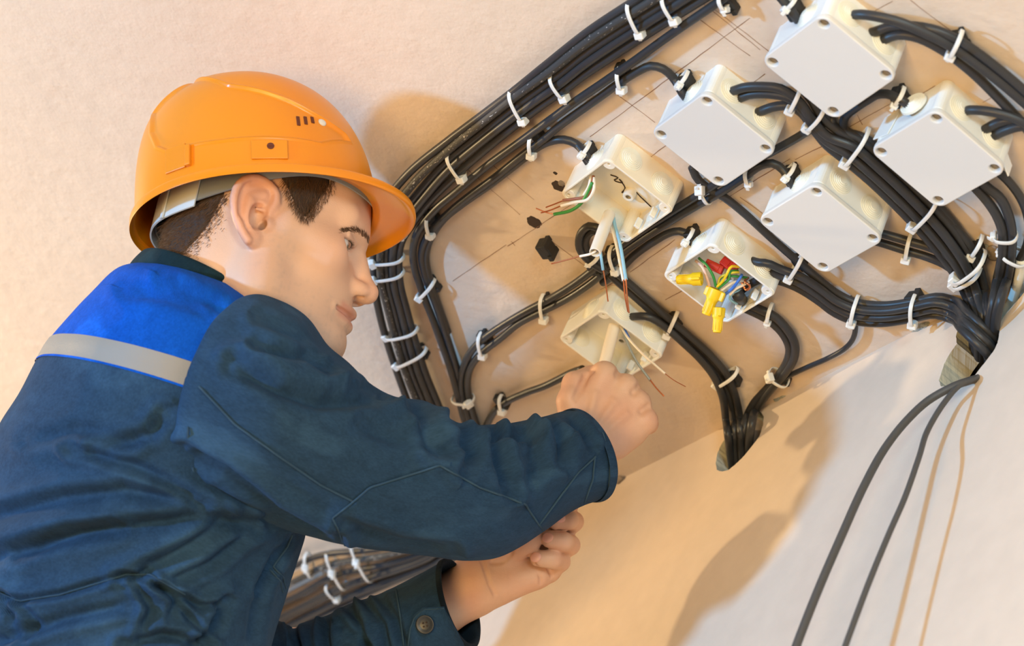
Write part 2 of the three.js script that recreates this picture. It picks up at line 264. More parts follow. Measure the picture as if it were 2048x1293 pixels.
B3.updateMatrixWorld();
part('marker_scribble', tube([[1221, 350], [1236, 356], [1228, 361], [1245, 366], [1238, 358], [1250, 376], [1243, 386], [1262, 377], [1283, 396], [1302, 414]].map(([x, y]) => B3.worldToLocal(onCeil(x, y, 0.0026))), 0.0006, { k: 6, step: 0.002 }), holeShadeAndInk, B3);

// ---------------------------------------------------------------- cables
// every point is a place on the photograph and a height below the ceiling; a fourth entry w means a distance in front of the wall
const P = (a) => a[3] === 'w' ? onWall(a[0], a[1], a[2]) : a[3] === 'd' ? at(a[0], a[1], a[2]) : onCeil(a[0], a[1], a[2]);
const R1 = 0.0041;
function cable(label, pts, o = {}) { return solo('cable', tube(pts.map(P), o.r ?? R1, { step: 0.006 }), o.mat ?? cableMat, label, 'cable', o.group); }
// bundle of five
const main = [
  [[1330, -40], [1272, 0], [1180, 61], [1085, 136], [1027, 183], [960, 234], [896, 282], [820, 344], [775, 402], [751, 482], [748, 560], [762, 640], [792, 739], [822, 820], [868, 930], [884, 1010], [840, 1073], [760, 1098], [655, 1109], [608, 1124], [520, 1175], [440, 1240]],
  [[1366, -40], [1305, 0], [1180, 79], [1096, 145], [1029, 194], [960, 249], [896, 301], [828, 366], [786, 424], [764, 482], [762, 560], [776, 620], [809, 739], [836, 810], [880, 925], [897, 1020], [850, 1085], [770, 1112], [660, 1130], [608, 1154], [520, 1202], [440, 1265]],
  [[1400, -40], [1338, 0], [1180, 101], [1110, 155], [1041, 205], [960, 268], [892, 324], [838, 384], [798, 436], [776, 482], [775, 560], [789, 620], [822, 739], [849, 806], [892, 920], [910, 1030], [860, 1097], [780, 1128], [670, 1152], [600, 1190], [520, 1230], [440, 1290]],
  [[1440, -45], [1367, 0], [1180, 121], [1121, 167], [1054, 214], [960, 286], [898, 339], [848, 396], [810, 446], [789, 485], [787, 560], [801, 620], [835, 739], [862, 808], [905, 918], [925, 1040], [870, 1108], [790, 1142], [690, 1172], [600, 1216], [520, 1258], [440, 1310]],
  [[1480, -45], [1403, 0], [1180, 142], [1132, 177], [1065, 224], [965, 304], [906, 356], [858, 404], [822, 452], [801, 490], [799, 560], [813, 620], [848, 739], [875, 806], [918, 912], [940, 1050], [880, 1118], [800, 1156], [710, 1190], [600, 1241], [520, 1288], [440, 1335]],
];
const mainH = [0.014, 0.017, 0.013, 0.015, 0.012];
const mainName = ['brownish black cable along the outer edge of the five-cable bundle', 'paint-speckled black cable, second in the five-cable bundle', 'black cable in the middle of the five-cable bundle', 'black cable next to the speckled and middle ones, fourth of the bundle', 'black cable along the inner edge of the five-cable bundle'];
main.forEach((c, i) => cable(mainName[i], c.map((p) => [p[0], p[1], mainH[i]]), { mat: i === 1 ? speckMat : cableMat, r: 0.0043, group: 'five-cable bundle bending behind the hard hat' }));
const H = (h, pts) => pts.map((p) => p.length > 2 ? p : [p[0], p[1], h]);
const pairG = 'cable pair running beside the five-cable bundle';
cable('straight black cable of the pair beside the big bundle, from the top edge', H(0.013, [[1480, -28], [1438, 3], [1336, 73], [1267, 123], [1211, 162], [1155, 200], [1100, 240], [1040, 284], [974, 332], [912, 384], [872, 418], [836, 464], [826, 500], [829, 535], [839, 568], [850, 600], [866, 640], [884, 690], [900, 735], [914, 785], [930, 845], [950, 900], [958, 960], [950, 1030], [915, 1080], [850, 1112], [760, 1146], [680, 1180], [600, 1222], [520, 1266], [440, 1312]]), { group: pairG });
cable('black cable curling from the closed box glands into the cable pair', H(0.010, [[1372, 196, 0.0185], [1363, 184, 0.018], [1349, 159], [1328, 139], [1303, 132], [1274, 144], [1242, 164], [1196, 197], [1116, 254], [1093, 274], [1052, 305], [990, 355], [935, 395], [893, 430], [855, 472], [843, 507], [848, 542], [859, 576], [871, 607], [884, 645], [900, 694], [914, 740], [926, 790], [940, 842], [960, 900], [968, 960], [962, 1036], [930, 1086], [868, 1120], [790, 1152], [700, 1192], [600, 1246], [520, 1294], [440, 1344]]), { group: pairG });
cable('black cable curving from the open cream box to the cable pair', H(0.008, [[1180, 322, 0.0185], [1171, 310, 0.017], [1155, 290], [1132, 280], [1108, 281], [1080, 292], [1045, 319], [985, 366], [925, 408], [888, 438], [861, 478], [852, 510], [856, 545], [868, 585], [880, 620], [896, 665]]), { group: pairG });
const crossG = 'cable pair crossing the ceiling under the boxes';
cable('upper black cable of the pair crossing below the open cream box', H(0.011, [[1668, 240], [1632, 253], [1590, 278], [1556, 297], [1500, 326], [1450, 356], [1413, 380], [1343, 424], [1290, 458], [1240, 494], [1196, 532], [1149, 568], [1102, 597], [1056, 621], [1018, 643], [972, 674], [948, 696], [932, 722], [922, 755], [924, 790], [935, 835], [958, 890], [982, 950], [978, 1030], [940, 1092], [880, 1128], [800, 1160], [720, 1196], [620, 1246], [520, 1306], [440, 1356]]), { group: crossG });
cable('lower black cable of the pair crossing below the open cream box', H(0.011, [[1592, 380, 0.0185], [1581, 363, 0.018], [1564, 338], [1545, 327], [1523, 331], [1485, 357], [1440, 386], [1400, 408], [1343, 441], [1290, 474], [1240, 510], [1212, 541], [1181, 567], [1134, 598], [1087, 622], [1040, 646], [1000, 678], [963, 707], [943, 732], [935, 761], [938, 796], [950, 840], [968, 890], [995, 950], [990, 1030]]), { group: crossG });
cable('black cable arching to the gland of the yellow-connector box', H(0.0085, [[1395, 500, 0.0185], [1386, 486, 0.017], [1376, 470], [1360, 463], [1340, 466], [1310, 482], [1270, 510], [1235, 545], [1205, 566]]));
cable('thin black cable from the wired box to the sleeve elbow', H(0.009, [[1165, 738, 0.014], [1143, 746], [1091, 772], [1055, 785], [1015, 803], [992, 820], [975, 848], [962, 885], [955, 930]]));
const slackG = 'black cables looping out under the open cream box';
cable('outer short black cable looping under the open cream box', H(0.016, [[1200, 458], [1180, 452], [1165, 462], [1158, 480], [1161, 502], [1178, 522], [1205, 540]]), { group: slackG });
cable('inner short black cable looping under the open cream box', H(0.012, [[1208, 466], [1188, 462], [1175, 472], [1171, 490], [1178, 507], [1198, 524], [1220, 540]]), { group: slackG });
// sloping group that drops into the first hole
const g1 = 'black cables dropping into the smaller wall hole';
const d1 = [[1228, 541], [1290, 595], [1340, 640], [1380, 674], [1418, 708], [1452, 748], [1470, 790], [1480, 838], [1481, 858, 0.016, 'w'], [1482, 890, 0.000, 'w'], [1486, 930, -0.02, 'w'], [1490, 965, -0.05, 'w']];
cable('black cable on the outer side of the run to the smaller hole', H(0.012, d1), { group: g1 });
cable('middle black cable of the run to the smaller hole', H(0.010, d1.map((p, i) => [p[0] - 9 - (i > 4 ? 3 : 0), p[1] + 9 - (i > 5 ? 6 : 0), ...p.slice(2)])), { group: g1 });
cable('black cable joining the run from the wired box gland', H(0.019, [[1247, 634, 0.014], [1262, 634, 0.020], [1295, 634, 0.022], [1330, 654], [1364, 684], [1398, 716], [1428, 754], [1445, 795], [1452, 842], [1455, 866, 0.022, 'w'], [1459, 900, 0.003, 'w'], [1464, 935, -0.018, 'w'], [1468, 965, -0.05, 'w']]), { group: g1 });
cable('outer black cable from the yellow-connector box to the smaller hole', H(0.012, [[1500, 610, 0.014], [1519, 619], [1547, 632], [1572, 656], [1589, 686], [1589, 713], [1575, 740], [1553, 766], [1530, 794], [1511, 822], [1504, 846, 0.016, 'w'], [1499, 880, 0.002, 'w'], [1497, 915, -0.02, 'w'], [1496, 950, -0.05, 'w']]), { r: 0.0045, group: g1 });
cable('inner black cable from the yellow-connector box to the smaller hole', H(0.010, [[1492, 618, 0.014], [1512, 627], [1536, 640], [1561, 662], [1578, 692], [1576, 719], [1560, 748], [1534, 778], [1509, 806], [1496, 830], [1490, 852, 0.014, 'w'], [1485, 885, 0.000, 'w'], [1483, 920, -0.02, 'w'], [1482, 955, -0.05, 'w']]), { r: 0.0045, group: g1 });
cable('thin black cable hooking down from the six-strand bend', H(0.008, [[1706, 622], [1710, 640], [1711, 658], [1705, 680], [1689, 698], [1658, 716], [1619, 733], [1580, 751], [1558, 764]]), { r: 0.0027 });
// the bend that runs from the yellow-connector box to the bigger hole
const g2 = 'black cables bending to the bigger wall hole';
const bend = [[1560, 548], [1600, 563], [1640, 588], [1672, 612], [1710, 628], [1765, 633], [1828, 624], [1872, 616], [1903, 624], [1930, 648, 0.024, 'w'], [1955, 672, 0.014, 'w'], [1977, 694, 0.0, 'w'], [1986, 714, -0.02, 'w'], [1990, 745, -0.05, 'w']];
const off = (pts, dx, dy, h) => pts.map((p) => [p[0] + dx, p[1] + dy, ...(p.length > 2 ? p.slice(2) : [h])]);
cable('upper black cable out of the yellow-connector box gland', [[1500, 520, 0.0185], [1515, 525, 0.022], [1535, 527, 0.023], ...off(bend, 0, -10, 0.021)], { group: g2 });
cable('lower black cable out of the yellow-connector box gland', [[1502, 534, 0.0185], [1516, 541, 0.021], [1535, 543, 0.020], ...off(bend, -3, 3, 0.018)], { group: g2 });
cable('thin slack black cable sweeping down past the closed boxes into the bend', [...H(0.010, [[1384, 334], [1395, 358], [1417, 377], [1450, 396], [1490, 428], [1540, 474], [1590, 518]]), ...off(bend.slice(2), 6, -22, 0.012)], { group: g2 });
cable('lowest black cable of the bend toward the bigger hole', [[1470, 590, 0.012], [1520, 560, 0.012], ...off(bend, -4, 14, 0.012)], { group: g2 });
cable('hidden black cable behind the bend toward the bigger hole', off(bend.slice(0), 2, -2, 0.008), { group: g2 });
// thick trunk
const g3 = 'thick cable trunk between the boxes';
const trunk = [[1700, 300], [1760, 350], [1840, 428], [1886, 480], [1928, 540], [1950, 592], [1961, 636, 0.012, 'w'], [1963, 668, -0.002, 'w'], [1963, 700, -0.02, 'w'], [1962, 745, -0.045, 'w'], [1966, 780, -0.06, 'w']];
const tr = (dx, dy, h, a = 0) => trunk.slice(a).map((p, i) => { const k = i + a > 3 ? Math.max(0.35, 1 - (i + a - 3) * 0.14) : 1; return [p[0] + dx * k, p[1] + dy * k, ...(p.length > 2 ? p.slice(2) : [h])]; });
cable('upper of two black cables leaving the closed box gland into the trunk', [[1460, 184, 0.0185], [1470, 181, 0.021], [1489, 175, 0.022], [1523, 173, 0.022], [1562, 178, 0.022], [1597, 202, 0.022], [1622, 236, 0.022], [1655, 272, 0.022], ...tr(6, -6, 0.022)], { r: 0.0044, group: g3 });
cable('lower of two black cables leaving the closed box gland into the trunk', [[1468, 199, 0.0185], [1478, 197, 0.020], [1500, 189, 0.020], [1547, 189, 0.020], [1582, 198, 0.020], [1606, 222, 0.021], [1632, 260, 0.021], [1655, 284, 0.021], ...tr(-8, 6, 0.021)], { r: 0.0044, group: g3 });
cable('single black cable from the second gland joining the trunk', [[1514, 226, 0.0185], [1524, 222, 0.020], [1547, 214, 0.019], [1580, 212, 0.016], [1604, 226, 0.014], [1630, 262, 0.013], [1655, 292, 0.013], ...tr(-20, 12, 0.013)], { r: 0.0044, group: g3 });
cable('black trunk cable along the edge near the closed lids', [[1560, 130, 0.012], [1600, 170, 0.012], [1640, 222, 0.012], [1675, 258, 0.012], ...tr(22, -18, 0.012)], { r: 0.0044, group: g3 });
cable('black trunk cable crossing over in the middle of the trunk', [[1575, 130, 0.012], [1612, 180, 0.013], [1650, 240, 0.014], ...tr(15, -10, 0.014, 0).map((p, i) => [p[0] - i * 2.2, p[1] + i * 0.6, ...p.slice(2)])], { r: 0.0044, group: g3 });
cable('black cable from the popped-out gland running under the top box', [[1828, 228, 0.0185], [1820, 215, 0.020], [1808, 203, 0.020], [1797, 198, 0.019], [1779, 189, 0.014], [1755, 189, 0.011], [1737, 199, 0.010], [1715, 213, 0.010], [1690, 235, 0.009], [1690, 262, 0.008], ...tr(28, -24, 0.008)], { r: 0.0042, group: g3 });
cable('black trunk cable bulging outward past the lower closed lid', [[1690, 280, 0.010], [1740, 320, 0.010], [1810, 390, 0.010], [1862, 425, 0.010], [1905, 452, 0.010], [1940, 492, 0.011], [1962, 545, 0.012], [1973, 596, 0.016], [1975, 645, 0.008, 'w'], [1973, 690, -0.015, 'w'], [1972, 740, -0.05, 'w']], { r: 0.0042, group: g3 });
const g4 = 'cable pair leaving the middle closed box for the trunk';
cable('upper black cable leaving the middle closed box for the trunk', H(0.012, [[1738, 462], [1769, 469], [1822, 484], [1864, 497], [1898, 515], [1925, 550], [1943, 600], [1951, 642, 0.008, 'w'], [1953, 690, -0.015, 'w'], [1955, 740, -0.05, 'w']]), { group: g4 });
cable('lower black cable leaving the middle closed box for the trunk', H(0.010, [[1732, 478], [1762, 486], [1813, 502], [1856, 515], [1890, 530], [1914, 550], [1934, 592], [1943, 638, 0.008, 'w'], [1946, 690, -0.015, 'w'], [1949, 740, -0.05, 'w']]), { group: g4 });
// cables from the last box down to the big hole
const g5 = 'black cables dropping from the last closed box to the bigger hole';
cable('inner black cable arching from under the last closed box', H(0.022, [[1925, 350], [1954, 379], [1975, 403], [1993, 430], [2004, 459], [2006, 493], [2002, 527], [1995, 559], [1988, 597, 0.024, 'w'], [1981, 633, 0.014, 'w'], [1978, 668, 0.0, 'w'], [1977, 700, -0.02, 'w'], [1978, 745, -0.05, 'w']]), { r: 0.0046, group: g5 });
cable('outer black cable arching from under the last closed box', H(0.020, [[1942, 344], [1971, 372], [2000, 396], [2014, 422], [2022, 451], [2024, 485], [2020, 527], [2014, 559], [2004, 590, 0.026, 'w'], [1995, 622, 0.018, 'w'], [1990, 658, 0.003, 'w'], [1988, 695, -0.02, 'w'], [1988, 740, -0.05, 'w']]), { r: 0.0046, group: g5 });
cable('thin black cable leaving the last closed box at its outer corner', H(0.012, [[1985, 335], [2009, 355], [2030, 379], [2048, 410], [2058, 450], [2054, 490], [2040, 520], [2030, 545], [2020, 570]]), { group: g5 });
cable('off-white cable sleeve standing beside the bigger hole', H(0.014, [[2043, 522], [2037, 560], [2026, 598], [2014, 622], [2004, 640]]), { r: 0.0048, mat: rubberMat });
const g6 = 'black cables leaving the frame past the top box';
cable('black cable from the upper gland of the top box', H(0.018, [[1704, 32], [1714, 29, 0.021], [1741, 31, 0.023], [1794, 43, 0.023], [1848, 65, 0.022], [1901, 92, 0.021], [1982, 150, 0.020], [2048, 205, 0.019], [2110, 262, 0.018]]), { r: 0.0044, group: g6 });
cable('black cable looping behind from the lower gland of the top box', H(0.016, [[1742, 66, 0.0185], [1752, 63, 0.019], [1781, 54], [1821, 52], [1875, 62], [1928, 88], [1995, 137], [2048, 182], [2110, 240]]), { r: 0.0044, group: g6 });
cable('lowest black cable from the lower gland of the top box', H(0.015, [[1750, 86, 0.0185], [1760, 83, 0.020], [1794, 70, 0.019], [1834, 75, 0.018], [1888, 102], [1941, 142], [1995, 194], [2040, 242], [2090, 300]]), { r: 0.0044, group: g6 });
const g7 = 'black cables from the last closed box leaving the frame';
cable('black cable from the upper gland of the last box', [[1932, 222, 0.0185], [1942, 220, 0.021], [1984, 224, 0.022], [2021, 234, 0.022], [2052, 248, 0.022], [2100, 280, 0.020]], { r: 0.0042, group: g7 });
cable('black cable rising from the lower gland of the last box', [[1958, 268, 0.0185], [1969, 260, 0.020], [1996, 246, 0.018], [2021, 242, 0.016], [2050, 250, 0.014], [2100, 285, 0.013]], { r: 0.0044, group: g7 });
cable('lowest black cable from the lower gland of the last box', [[1970, 279, 0.0185], [1982, 275, 0.020], [2009, 262, 0.021], [2048, 252, 0.019], [2100, 262, 0.017]], { r: 0.0044, group: g7 });
cable('black cable entering the top box from above', H(0.012, [[1520, -48], [1555, -12], [1572, 8, 0.015], [1588, 29, 0.018], [1597, 42, 0.0185]]), {});
// two leads hanging in front of the wall
const lead = (pts) => pts.map((p) => onWall(p[0], p[1], p[2]));
solo('cable', tube(lead([[1962, 752, -0.03], [1950, 759, 0.0], [1936, 763, 0.010], [1908, 773, 0.020], [1859, 800, 0.030], [1815, 840, 0.040], [1770, 897, 0.050], [1726, 977, 0.060], [1682, 1075, 0.068], [1638, 1177, 0.075], [1593, 1292, 0.080], [1548, 1420, 0.083]]), 0.0037), greyCableMat, 'thick grey-black lead hanging from the bigger hole across the wall', 'cable');
solo('cable', tube(lead([[1966, 748, -0.03], [1955, 755, 0.0], [1946, 759, 0.008], [1921, 770, 0.016], [1890, 804, 0.025], [1855, 862, 0.033], [1838, 915, 0.040], [1810, 995, 0.045], [1779, 1066, 0.050], [1739, 1163, 0.056], [1691, 1292, 0.062], [1645, 1420, 0.066]]), 0.0026), greyCableMat, 'thinner grey-black lead hanging from the bigger hole across the wall', 'cable');

// ---------------------------------------------------------------- black cable mounts and white cable ties
function mountBase(px, py, h, ang, label, o = {}) { // small plastic saddle screwed to the ceiling
  const t = thing('cable_mount', label, 'cable mount', onCeil(px, py, 0)); t.rotation.y = ang;
  const s = (o.s ?? 1);
  const g = mergeVertices(rbox(0.017 * s, h, 0.013 * s, 0.0022, 3)), p = g.attributes.position, k = rr(0, 50);
  for (let i = 0; i < p.count; i++) { const x = p.getX(i), y = p.getY(i), z = p.getZ(i), n = (o.rough ?? 0.0006) * n3(x * 260 + k, y * 260, z * 260); p.setXYZ(i, x + n, y, z + n); }
  g.translate(0, -h / 2, 0); g.computeVertexNormals(); part('saddle', g, mountMat, t);
  part('lug', rbox(0.006 * s, h * 1.15, 0.005 * s, 0.001, 2).translate(0.007 * s, -h * 0.55, 0.004 * s), mountMat, t);
  part('lug', rbox(0.006 * s, h * 1.15, 0.005 * s, 0.001, 2).translate(-0.007 * s, -h * 0.55, 0.004 * s), mountMat, t);
  return t;
}
// a tie loops the bundle between two edge points a and b; its square head sits at b (or a), with the cut tail beside it
function cableTie(label, a, b, o = {}) {
  const h = o.h ?? 0.012, hv = o.v ?? 0.0085, A = onCeil(a[0], a[1], h), B = onCeil(b[0], b[1], h), C = A.clone().add(B).multiplyScalar(0.5), u = A.clone().sub(B).multiplyScalar(0.5), U = u.clone().normalize(), ax = V3().crossVectors(U, V3(0, 1, 0)).normalize();
  const hw = u.length() + 0.0012, t = thing('cable_tie', label, 'cable tie', C, o.group);
  const pts = []; for (let i = 0; i <= 32; i++) { const f = i / 32 * 2 * Math.PI, c = Math.cos(f), s = Math.sin(f); const e = 0.7; pts.push(U.clone().multiplyScalar(hw * Math.sign(c) * Math.pow(Math.abs(c), e)).add(V3(0, Math.max(-hv, Math.min(hv, -hv * Math.sign(s) * Math.pow(Math.abs(s), e))) , 0)).addScaledVector(ax, 0.002 * c * (o.slant ?? 0))); }
  // flat strap: a band swept round the loop
  const pos = [], idx = [], w = (o.w ?? 0.0042) / 2, th = 0.0013;
  const nrm = (i) => { const p = pts[(i + 31) % 32], q = pts[(i + 1) % 32]; return V3().crossVectors(q.clone().sub(p), ax).normalize(); };
  for (let i = 0; i < 32; i++) { const n = nrm(i); if (n.dot(pts[i]) < 0) n.negate(); for (const [sx, sn] of [[-1, 0], [-0.8, 1], [0.8, 1], [1, 0]]) { const v = pts[i].clone().addScaledVector(ax, sx * w).addScaledVector(n, sn * th); pos.push(v.x, v.y, v.z); } }
  for (let i = 0; i < 32; i++) { const j = (i + 1) % 32; for (let q = 0; q < 4; q++) { const r = (q + 1) % 4; idx.push(i * 4 + q, j * 4 + q, i * 4 + r, j * 4 + q, j * 4 + r, i * 4 + r); } }
  let g = new THREE.BufferGeometry(); g.setAttribute('position', new THREE.Float32BufferAttribute(pos, 3)); g.setIndex(idx); g.computeVertexNormals(); part('strap', g, tieMat, t);
  const f = o.f ?? Math.PI * 0.84, hp = U.clone().multiplyScalar(hw * Math.cos(f)).add(V3(0, -hv * Math.sin(f), 0)), out = hp.clone().normalize(), tang = V3().crossVectors(ax, out);
  const mx = new THREE.Matrix4().makeBasis(ax, out, tang).setPosition(hp.clone().addScaledVector(out, 0.0014)), s = (o.s ?? 1) * (hw > 0.011 ? 1.45 : 1.15);
  part('tie_head', merged([rbox(0.0062 * s, 0.0048 * s, 0.0066 * s, 0.0013, 3), rbox(0.0036, 0.0016, 0.009 * s, 0.0005, 2).translate(0, -0.0004, -0.002 * (o.flip ?? 1))]).applyMatrix4(mx), tieMat, t);
  if (o.tail !== 0) part('cut_tail', rbox(0.0034, 0.0013, 0.005, 0.0004, 2).rotateX(0.9).translate(0.0004, 0.0034, 0.0026).applyMatrix4(mx), tieMat, t);
}
const bigG = 'white ties round the five-cable bundle';
cableTie('white cable tie round the big bundle at the top edge, with a long loop', [1258, 8], [1283, 62], { h: 0.014, group: bigG });
cableTie('white cable tie round the big bundle at the top edge beside the long loop', [1328, -6], [1352, 34], { h: 0.014, group: bigG });
cableTie('white cable tie round the lower strands below the top edge pair of ties', [1104, 152], [1131, 190], { h: 0.013, group: bigG });
cableTie('white cable tie round the whole big bundle on the bright plaster', [1022, 184], [1049, 236], { h: 0.014, group: bigG });
cableTie('white cable tie on the golden stretch of the big bundle above the visor', [898, 310], [926, 352], { h: 0.014, group: bigG });
cableTie('white cable tie whose head shows under the hard hat visor', [770, 424], [806, 466], { h: 0.014, group: bigG });
cableTie('white cable tie crossing the big bundle beside the eyebrow', [804, 516], [742, 520], { h: 0.014, f: Math.PI * 0.72, group: bigG });
cableTie('white cable tie crossing the big bundle beside the nose bridge', [804, 546], [744, 554], { h: 0.014, f: Math.PI * 0.72, group: bigG });
cableTie('white cable tie round the big bundle beside the chin', [832, 660], [776, 672], { h: 0.014, f: Math.PI * 0.95, group: bigG });
cableTie('white cable tie round the big bundle just above the shoulder', [850, 702], [796, 728], { h: 0.014, f: Math.PI * 0.9, group: bigG });
const underG = 'white ties on the bundle under the raised arm';
cableTie('white cable tie with its strap reaching the sleeve under the raised arm', [704, 1088], [742, 1160], { h: 0.014, f: Math.PI * 0.42, group: underG });
cableTie('white cable tie in the middle of the bundle under the raised arm', [655, 1108], [690, 1176], { h: 0.014, f: Math.PI * 0.45, group: underG });
cableTie('white cable tie at the lower edge of the bundle under the raised arm', [655, 1172], [676, 1194], { h: 0.012, group: underG });
cableTie('white cable tie half hidden at the jacket edge under the raised arm', [612, 1112], [625, 1150], { h: 0.014, f: 1.3, group: underG });
const smallG = 'white ties on the smaller cable runs';
cableTie('white cable tie on the cable pair where the first box cable leaves', [1238, 140], [1246, 172], { h: 0.010, group: smallG });
cableTie('white cable tie on the cable pair above the open cream box', [1063, 272], [1066, 304], { h: 0.010, group: smallG });
cableTie('white cable tie on the cable pair before it bends past the visor', [857, 432], [864, 464], { h: 0.010, group: smallG });
cableTie('white cable tie on the bent cable pair with a mount beside it', [866, 566], [842, 590], { h: 0.010, group: smallG });
cableTie('white cable tie where four cables meet above the sleeve', [944, 800], [908, 796], { h: 0.011, f: Math.PI * 0.25, group: smallG });
cableTie('white cable tie on the crossing pair where it starts to bend', [960, 672], [968, 706], { h: 0.010, group: smallG });
cableTie('white cable tie on the straight stretch of the crossing pair', [1084, 596], [1090, 634], { h: 0.010, group: smallG });
cableTie('white cable tie on the thin cable near the sleeve elbow', [1001, 796], [1006, 818], { h: 0.009, v: 0.006, group: smallG });
cableTie('white cable tie under the lower corner of the middle closed box', [1402, 366], [1420, 400], { h: 0.010, f: Math.PI * 0.3, group: smallG });
cableTie('white cable tie peeking out below the second closed lid', [1494, 338], [1500, 360], { h: 0.010, f: 2.6, group: smallG });
cableTie('white cable tie beside the hanging blue wires', [1222, 500], [1234, 536], { h: 0.011, group: smallG });
cableTie('white cable tie on the sloping run beside the wired box', [1352, 632], [1337, 664], { h: 0.013, group: smallG });
cableTie('white cable tie on the sloping run above the smaller hole', [1472, 744], [1436, 766], { h: 0.013, f: Math.PI * 0.93, group: smallG });
cableTie('white cable tie just below the yellow-connector box', [1541, 616], [1538, 638], { h: 0.011, group: smallG });
cableTie('white cable tie where the thin hooked cable joins above the smaller hole', [1573, 766], [1541, 746], { h: 0.011, f: Math.PI * 0.75, group: smallG });
cableTie('white cable tie at the start of the bend by the middle closed lid', [1602, 518], [1580, 552], { h: 0.018, f: Math.PI * 0.9, group: smallG });
cableTie('white cable tie in the trough of the bend with the thin cable below', [1712, 604], [1706, 638], { h: 0.017, v: 0.012, group: smallG });
cableTie('white cable tie on the bend beside the chipped plaster', [1826, 602], [1828, 640], { h: 0.017, v: 0.012, group: smallG });
const trunkG = 'white ties on the thick cable trunk';
cableTie('white cable tie round three cables below the top box edge', [1598, 186], [1583, 214], { h: 0.019, v: 0.010, f: Math.PI * 0.93, group: trunkG });
cableTie('white cable tie on the trunk under the lower edge of the top box', [1646, 222], [1618, 250], { h: 0.018, v: 0.011, f: Math.PI * 0.93, group: trunkG });
cableTie('white cable tie spanning the trunk beside the flap of the last box', [1734, 268], [1694, 320], { h: 0.016, v: 0.013, f: Math.PI * 0.93, w: 0.0042, s: 1.1, group: trunkG });
cableTie('white cable tie spanning the trunk below the last closed box', [1872, 404], [1828, 448], { h: 0.016, v: 0.013, f: Math.PI * 0.93, w: 0.0042, s: 1.1, group: trunkG });
cableTie('upper white cable tie above the bigger hole', [1966, 516], [1914, 552], { h: 0.020, v: 0.015, f: Math.PI * 0.93, w: 0.0042, s: 1.15, group: trunkG });
cableTie('lower white cable tie above the bigger hole', [1958, 540], [1912, 564], { h: 0.016, v: 0.013, f: Math.PI * 0.93, w: 0.0042, s: 1.1, group: trunkG });
cableTie('grey-lit cable tie holding the trunk to its ceiling mount', [1962, 480], [1944, 506], { h: 0.010, group: trunkG });
cableTie('white cable tie on the pair leaving the middle closed box', [1820, 476], [1814, 512], { h: 0.011, f: Math.PI * 0.9, group: trunkG });
cableTie('white cable tie lying level across the two arching cables', [2030, 474], [1993, 472], { h: 0.021, v: 0.008, f: Math.PI * 0.95, group: trunkG });
cableTie('white cable tie slanting across cables beside the off-white sleeve', [2050, 522], [2008, 502], { h: 0.017, v: 0.010, f: 2.9, group: trunkG });
cableTie('white cable tie on the three cables leaving past the top box', [1921, 72], [1904, 104], { h: 0.018, v: 0.010, f: Math.PI * 0.9, group: trunkG });
const glandG = 'white ties beside the box glands';
cableTie('white cable tie at the gland of the first closed box', [1372, 150], [1355, 168], { h: 0.013, v: 0.007, f: Math.PI * 0.5, group: glandG });
cableTie('white cable tie at the gland of the open cream box', [1176, 292], [1162, 306], { h: 0.013, v: 0.007, f: Math.PI * 0.5, group: glandG });
cableTie('white cable tie at the gland of the yellow-connector box', [1383, 466], [1368, 482], { h: 0.013, v: 0.007, f: Math.PI * 0.5, group: glandG });
cableTie('white cable tie at the gland of the middle closed box', [1586, 336], [1569, 352], { h: 0.013, v: 0.007, f: Math.PI * 0.55, group: glandG });
cableTie('white cable tie at the popped-out gland', [1805, 184], [1792, 202], { h: 0.014, v: 0.008, f: Math.PI * 0.8, group: glandG });
cableTie('white cable tie at the top edge where a cable enters the top box', [1590, -4], [1574, 10], { h: 0.013, v: 0.008, f: Math.PI * 0.7, group: glandG });
cableTie('white cable tie on the top edge beside the straight cable', [1442, -10], [1452, 10], { h: 0.012, group: glandG });
cableTie('white cable tie dangling near the looped cables under the cream box', [1196, 512], [1182, 522], { h: 0.014, v: 0.007, f: Math.PI * 0.9, group: glandG });
const MB = (px, py, label, o = {}) => mountBase(px, py, o.h ?? 0.010, o.a ?? 0.4, label, o);
MB(1378, 156, 'black cable mount at the gland of the first closed box', { h: 0.016 }); MB(1184, 297, 'black cable mount at the gland of the open cream box', { h: 0.016 }); MB(1392, 462, 'ragged black cable mount at the yellow-connector box', { h: 0.014, rough: 0.002 });
MB(1590, 340, 'black cable mount at the gland of the middle closed box', { h: 0.016 }); MB(1804, 184, 'black cable mount at the popped-out gland', { h: 0.014 }); MB(1594, 8, 'black cable mount above the top box', { h: 0.015 });
MB(1248, 132, 'black cable mount behind the cable pair near the top', { s: 0.8 }); MB(1080, 264, 'black cable mount behind the cable pair by the cream box', { s: 0.9 }); MB(870, 428, 'black cable mount behind the cable pair beside the visor'); MB(868, 562, 'dark cable mount beside the bent cable pair', { h: 0.008 });
MB(1097, 594, 'black cable mount on the straight crossing pair', { s: 0.8 }); MB(972, 668, 'black cable mount where the crossing pair bends', { s: 0.9 }); MB(1006, 796, 'black cable mount holding the thin cable near the elbow'); MB(846, 696, 'black cable mount behind the big bundle above the shoulder', { s: 0.9 });
MB(1194, 522, 'black cable mount under the hanging white sleeve', { h: 0.014 }); MB(1228, 498, 'black cable mount behind the hanging blue wires', { s: 0.8 }); MB(1348, 636, 'black cable mount on the sloping run by the wired box'); MB(1468, 748, 'black cable mount on the sloping run above the smaller hole');
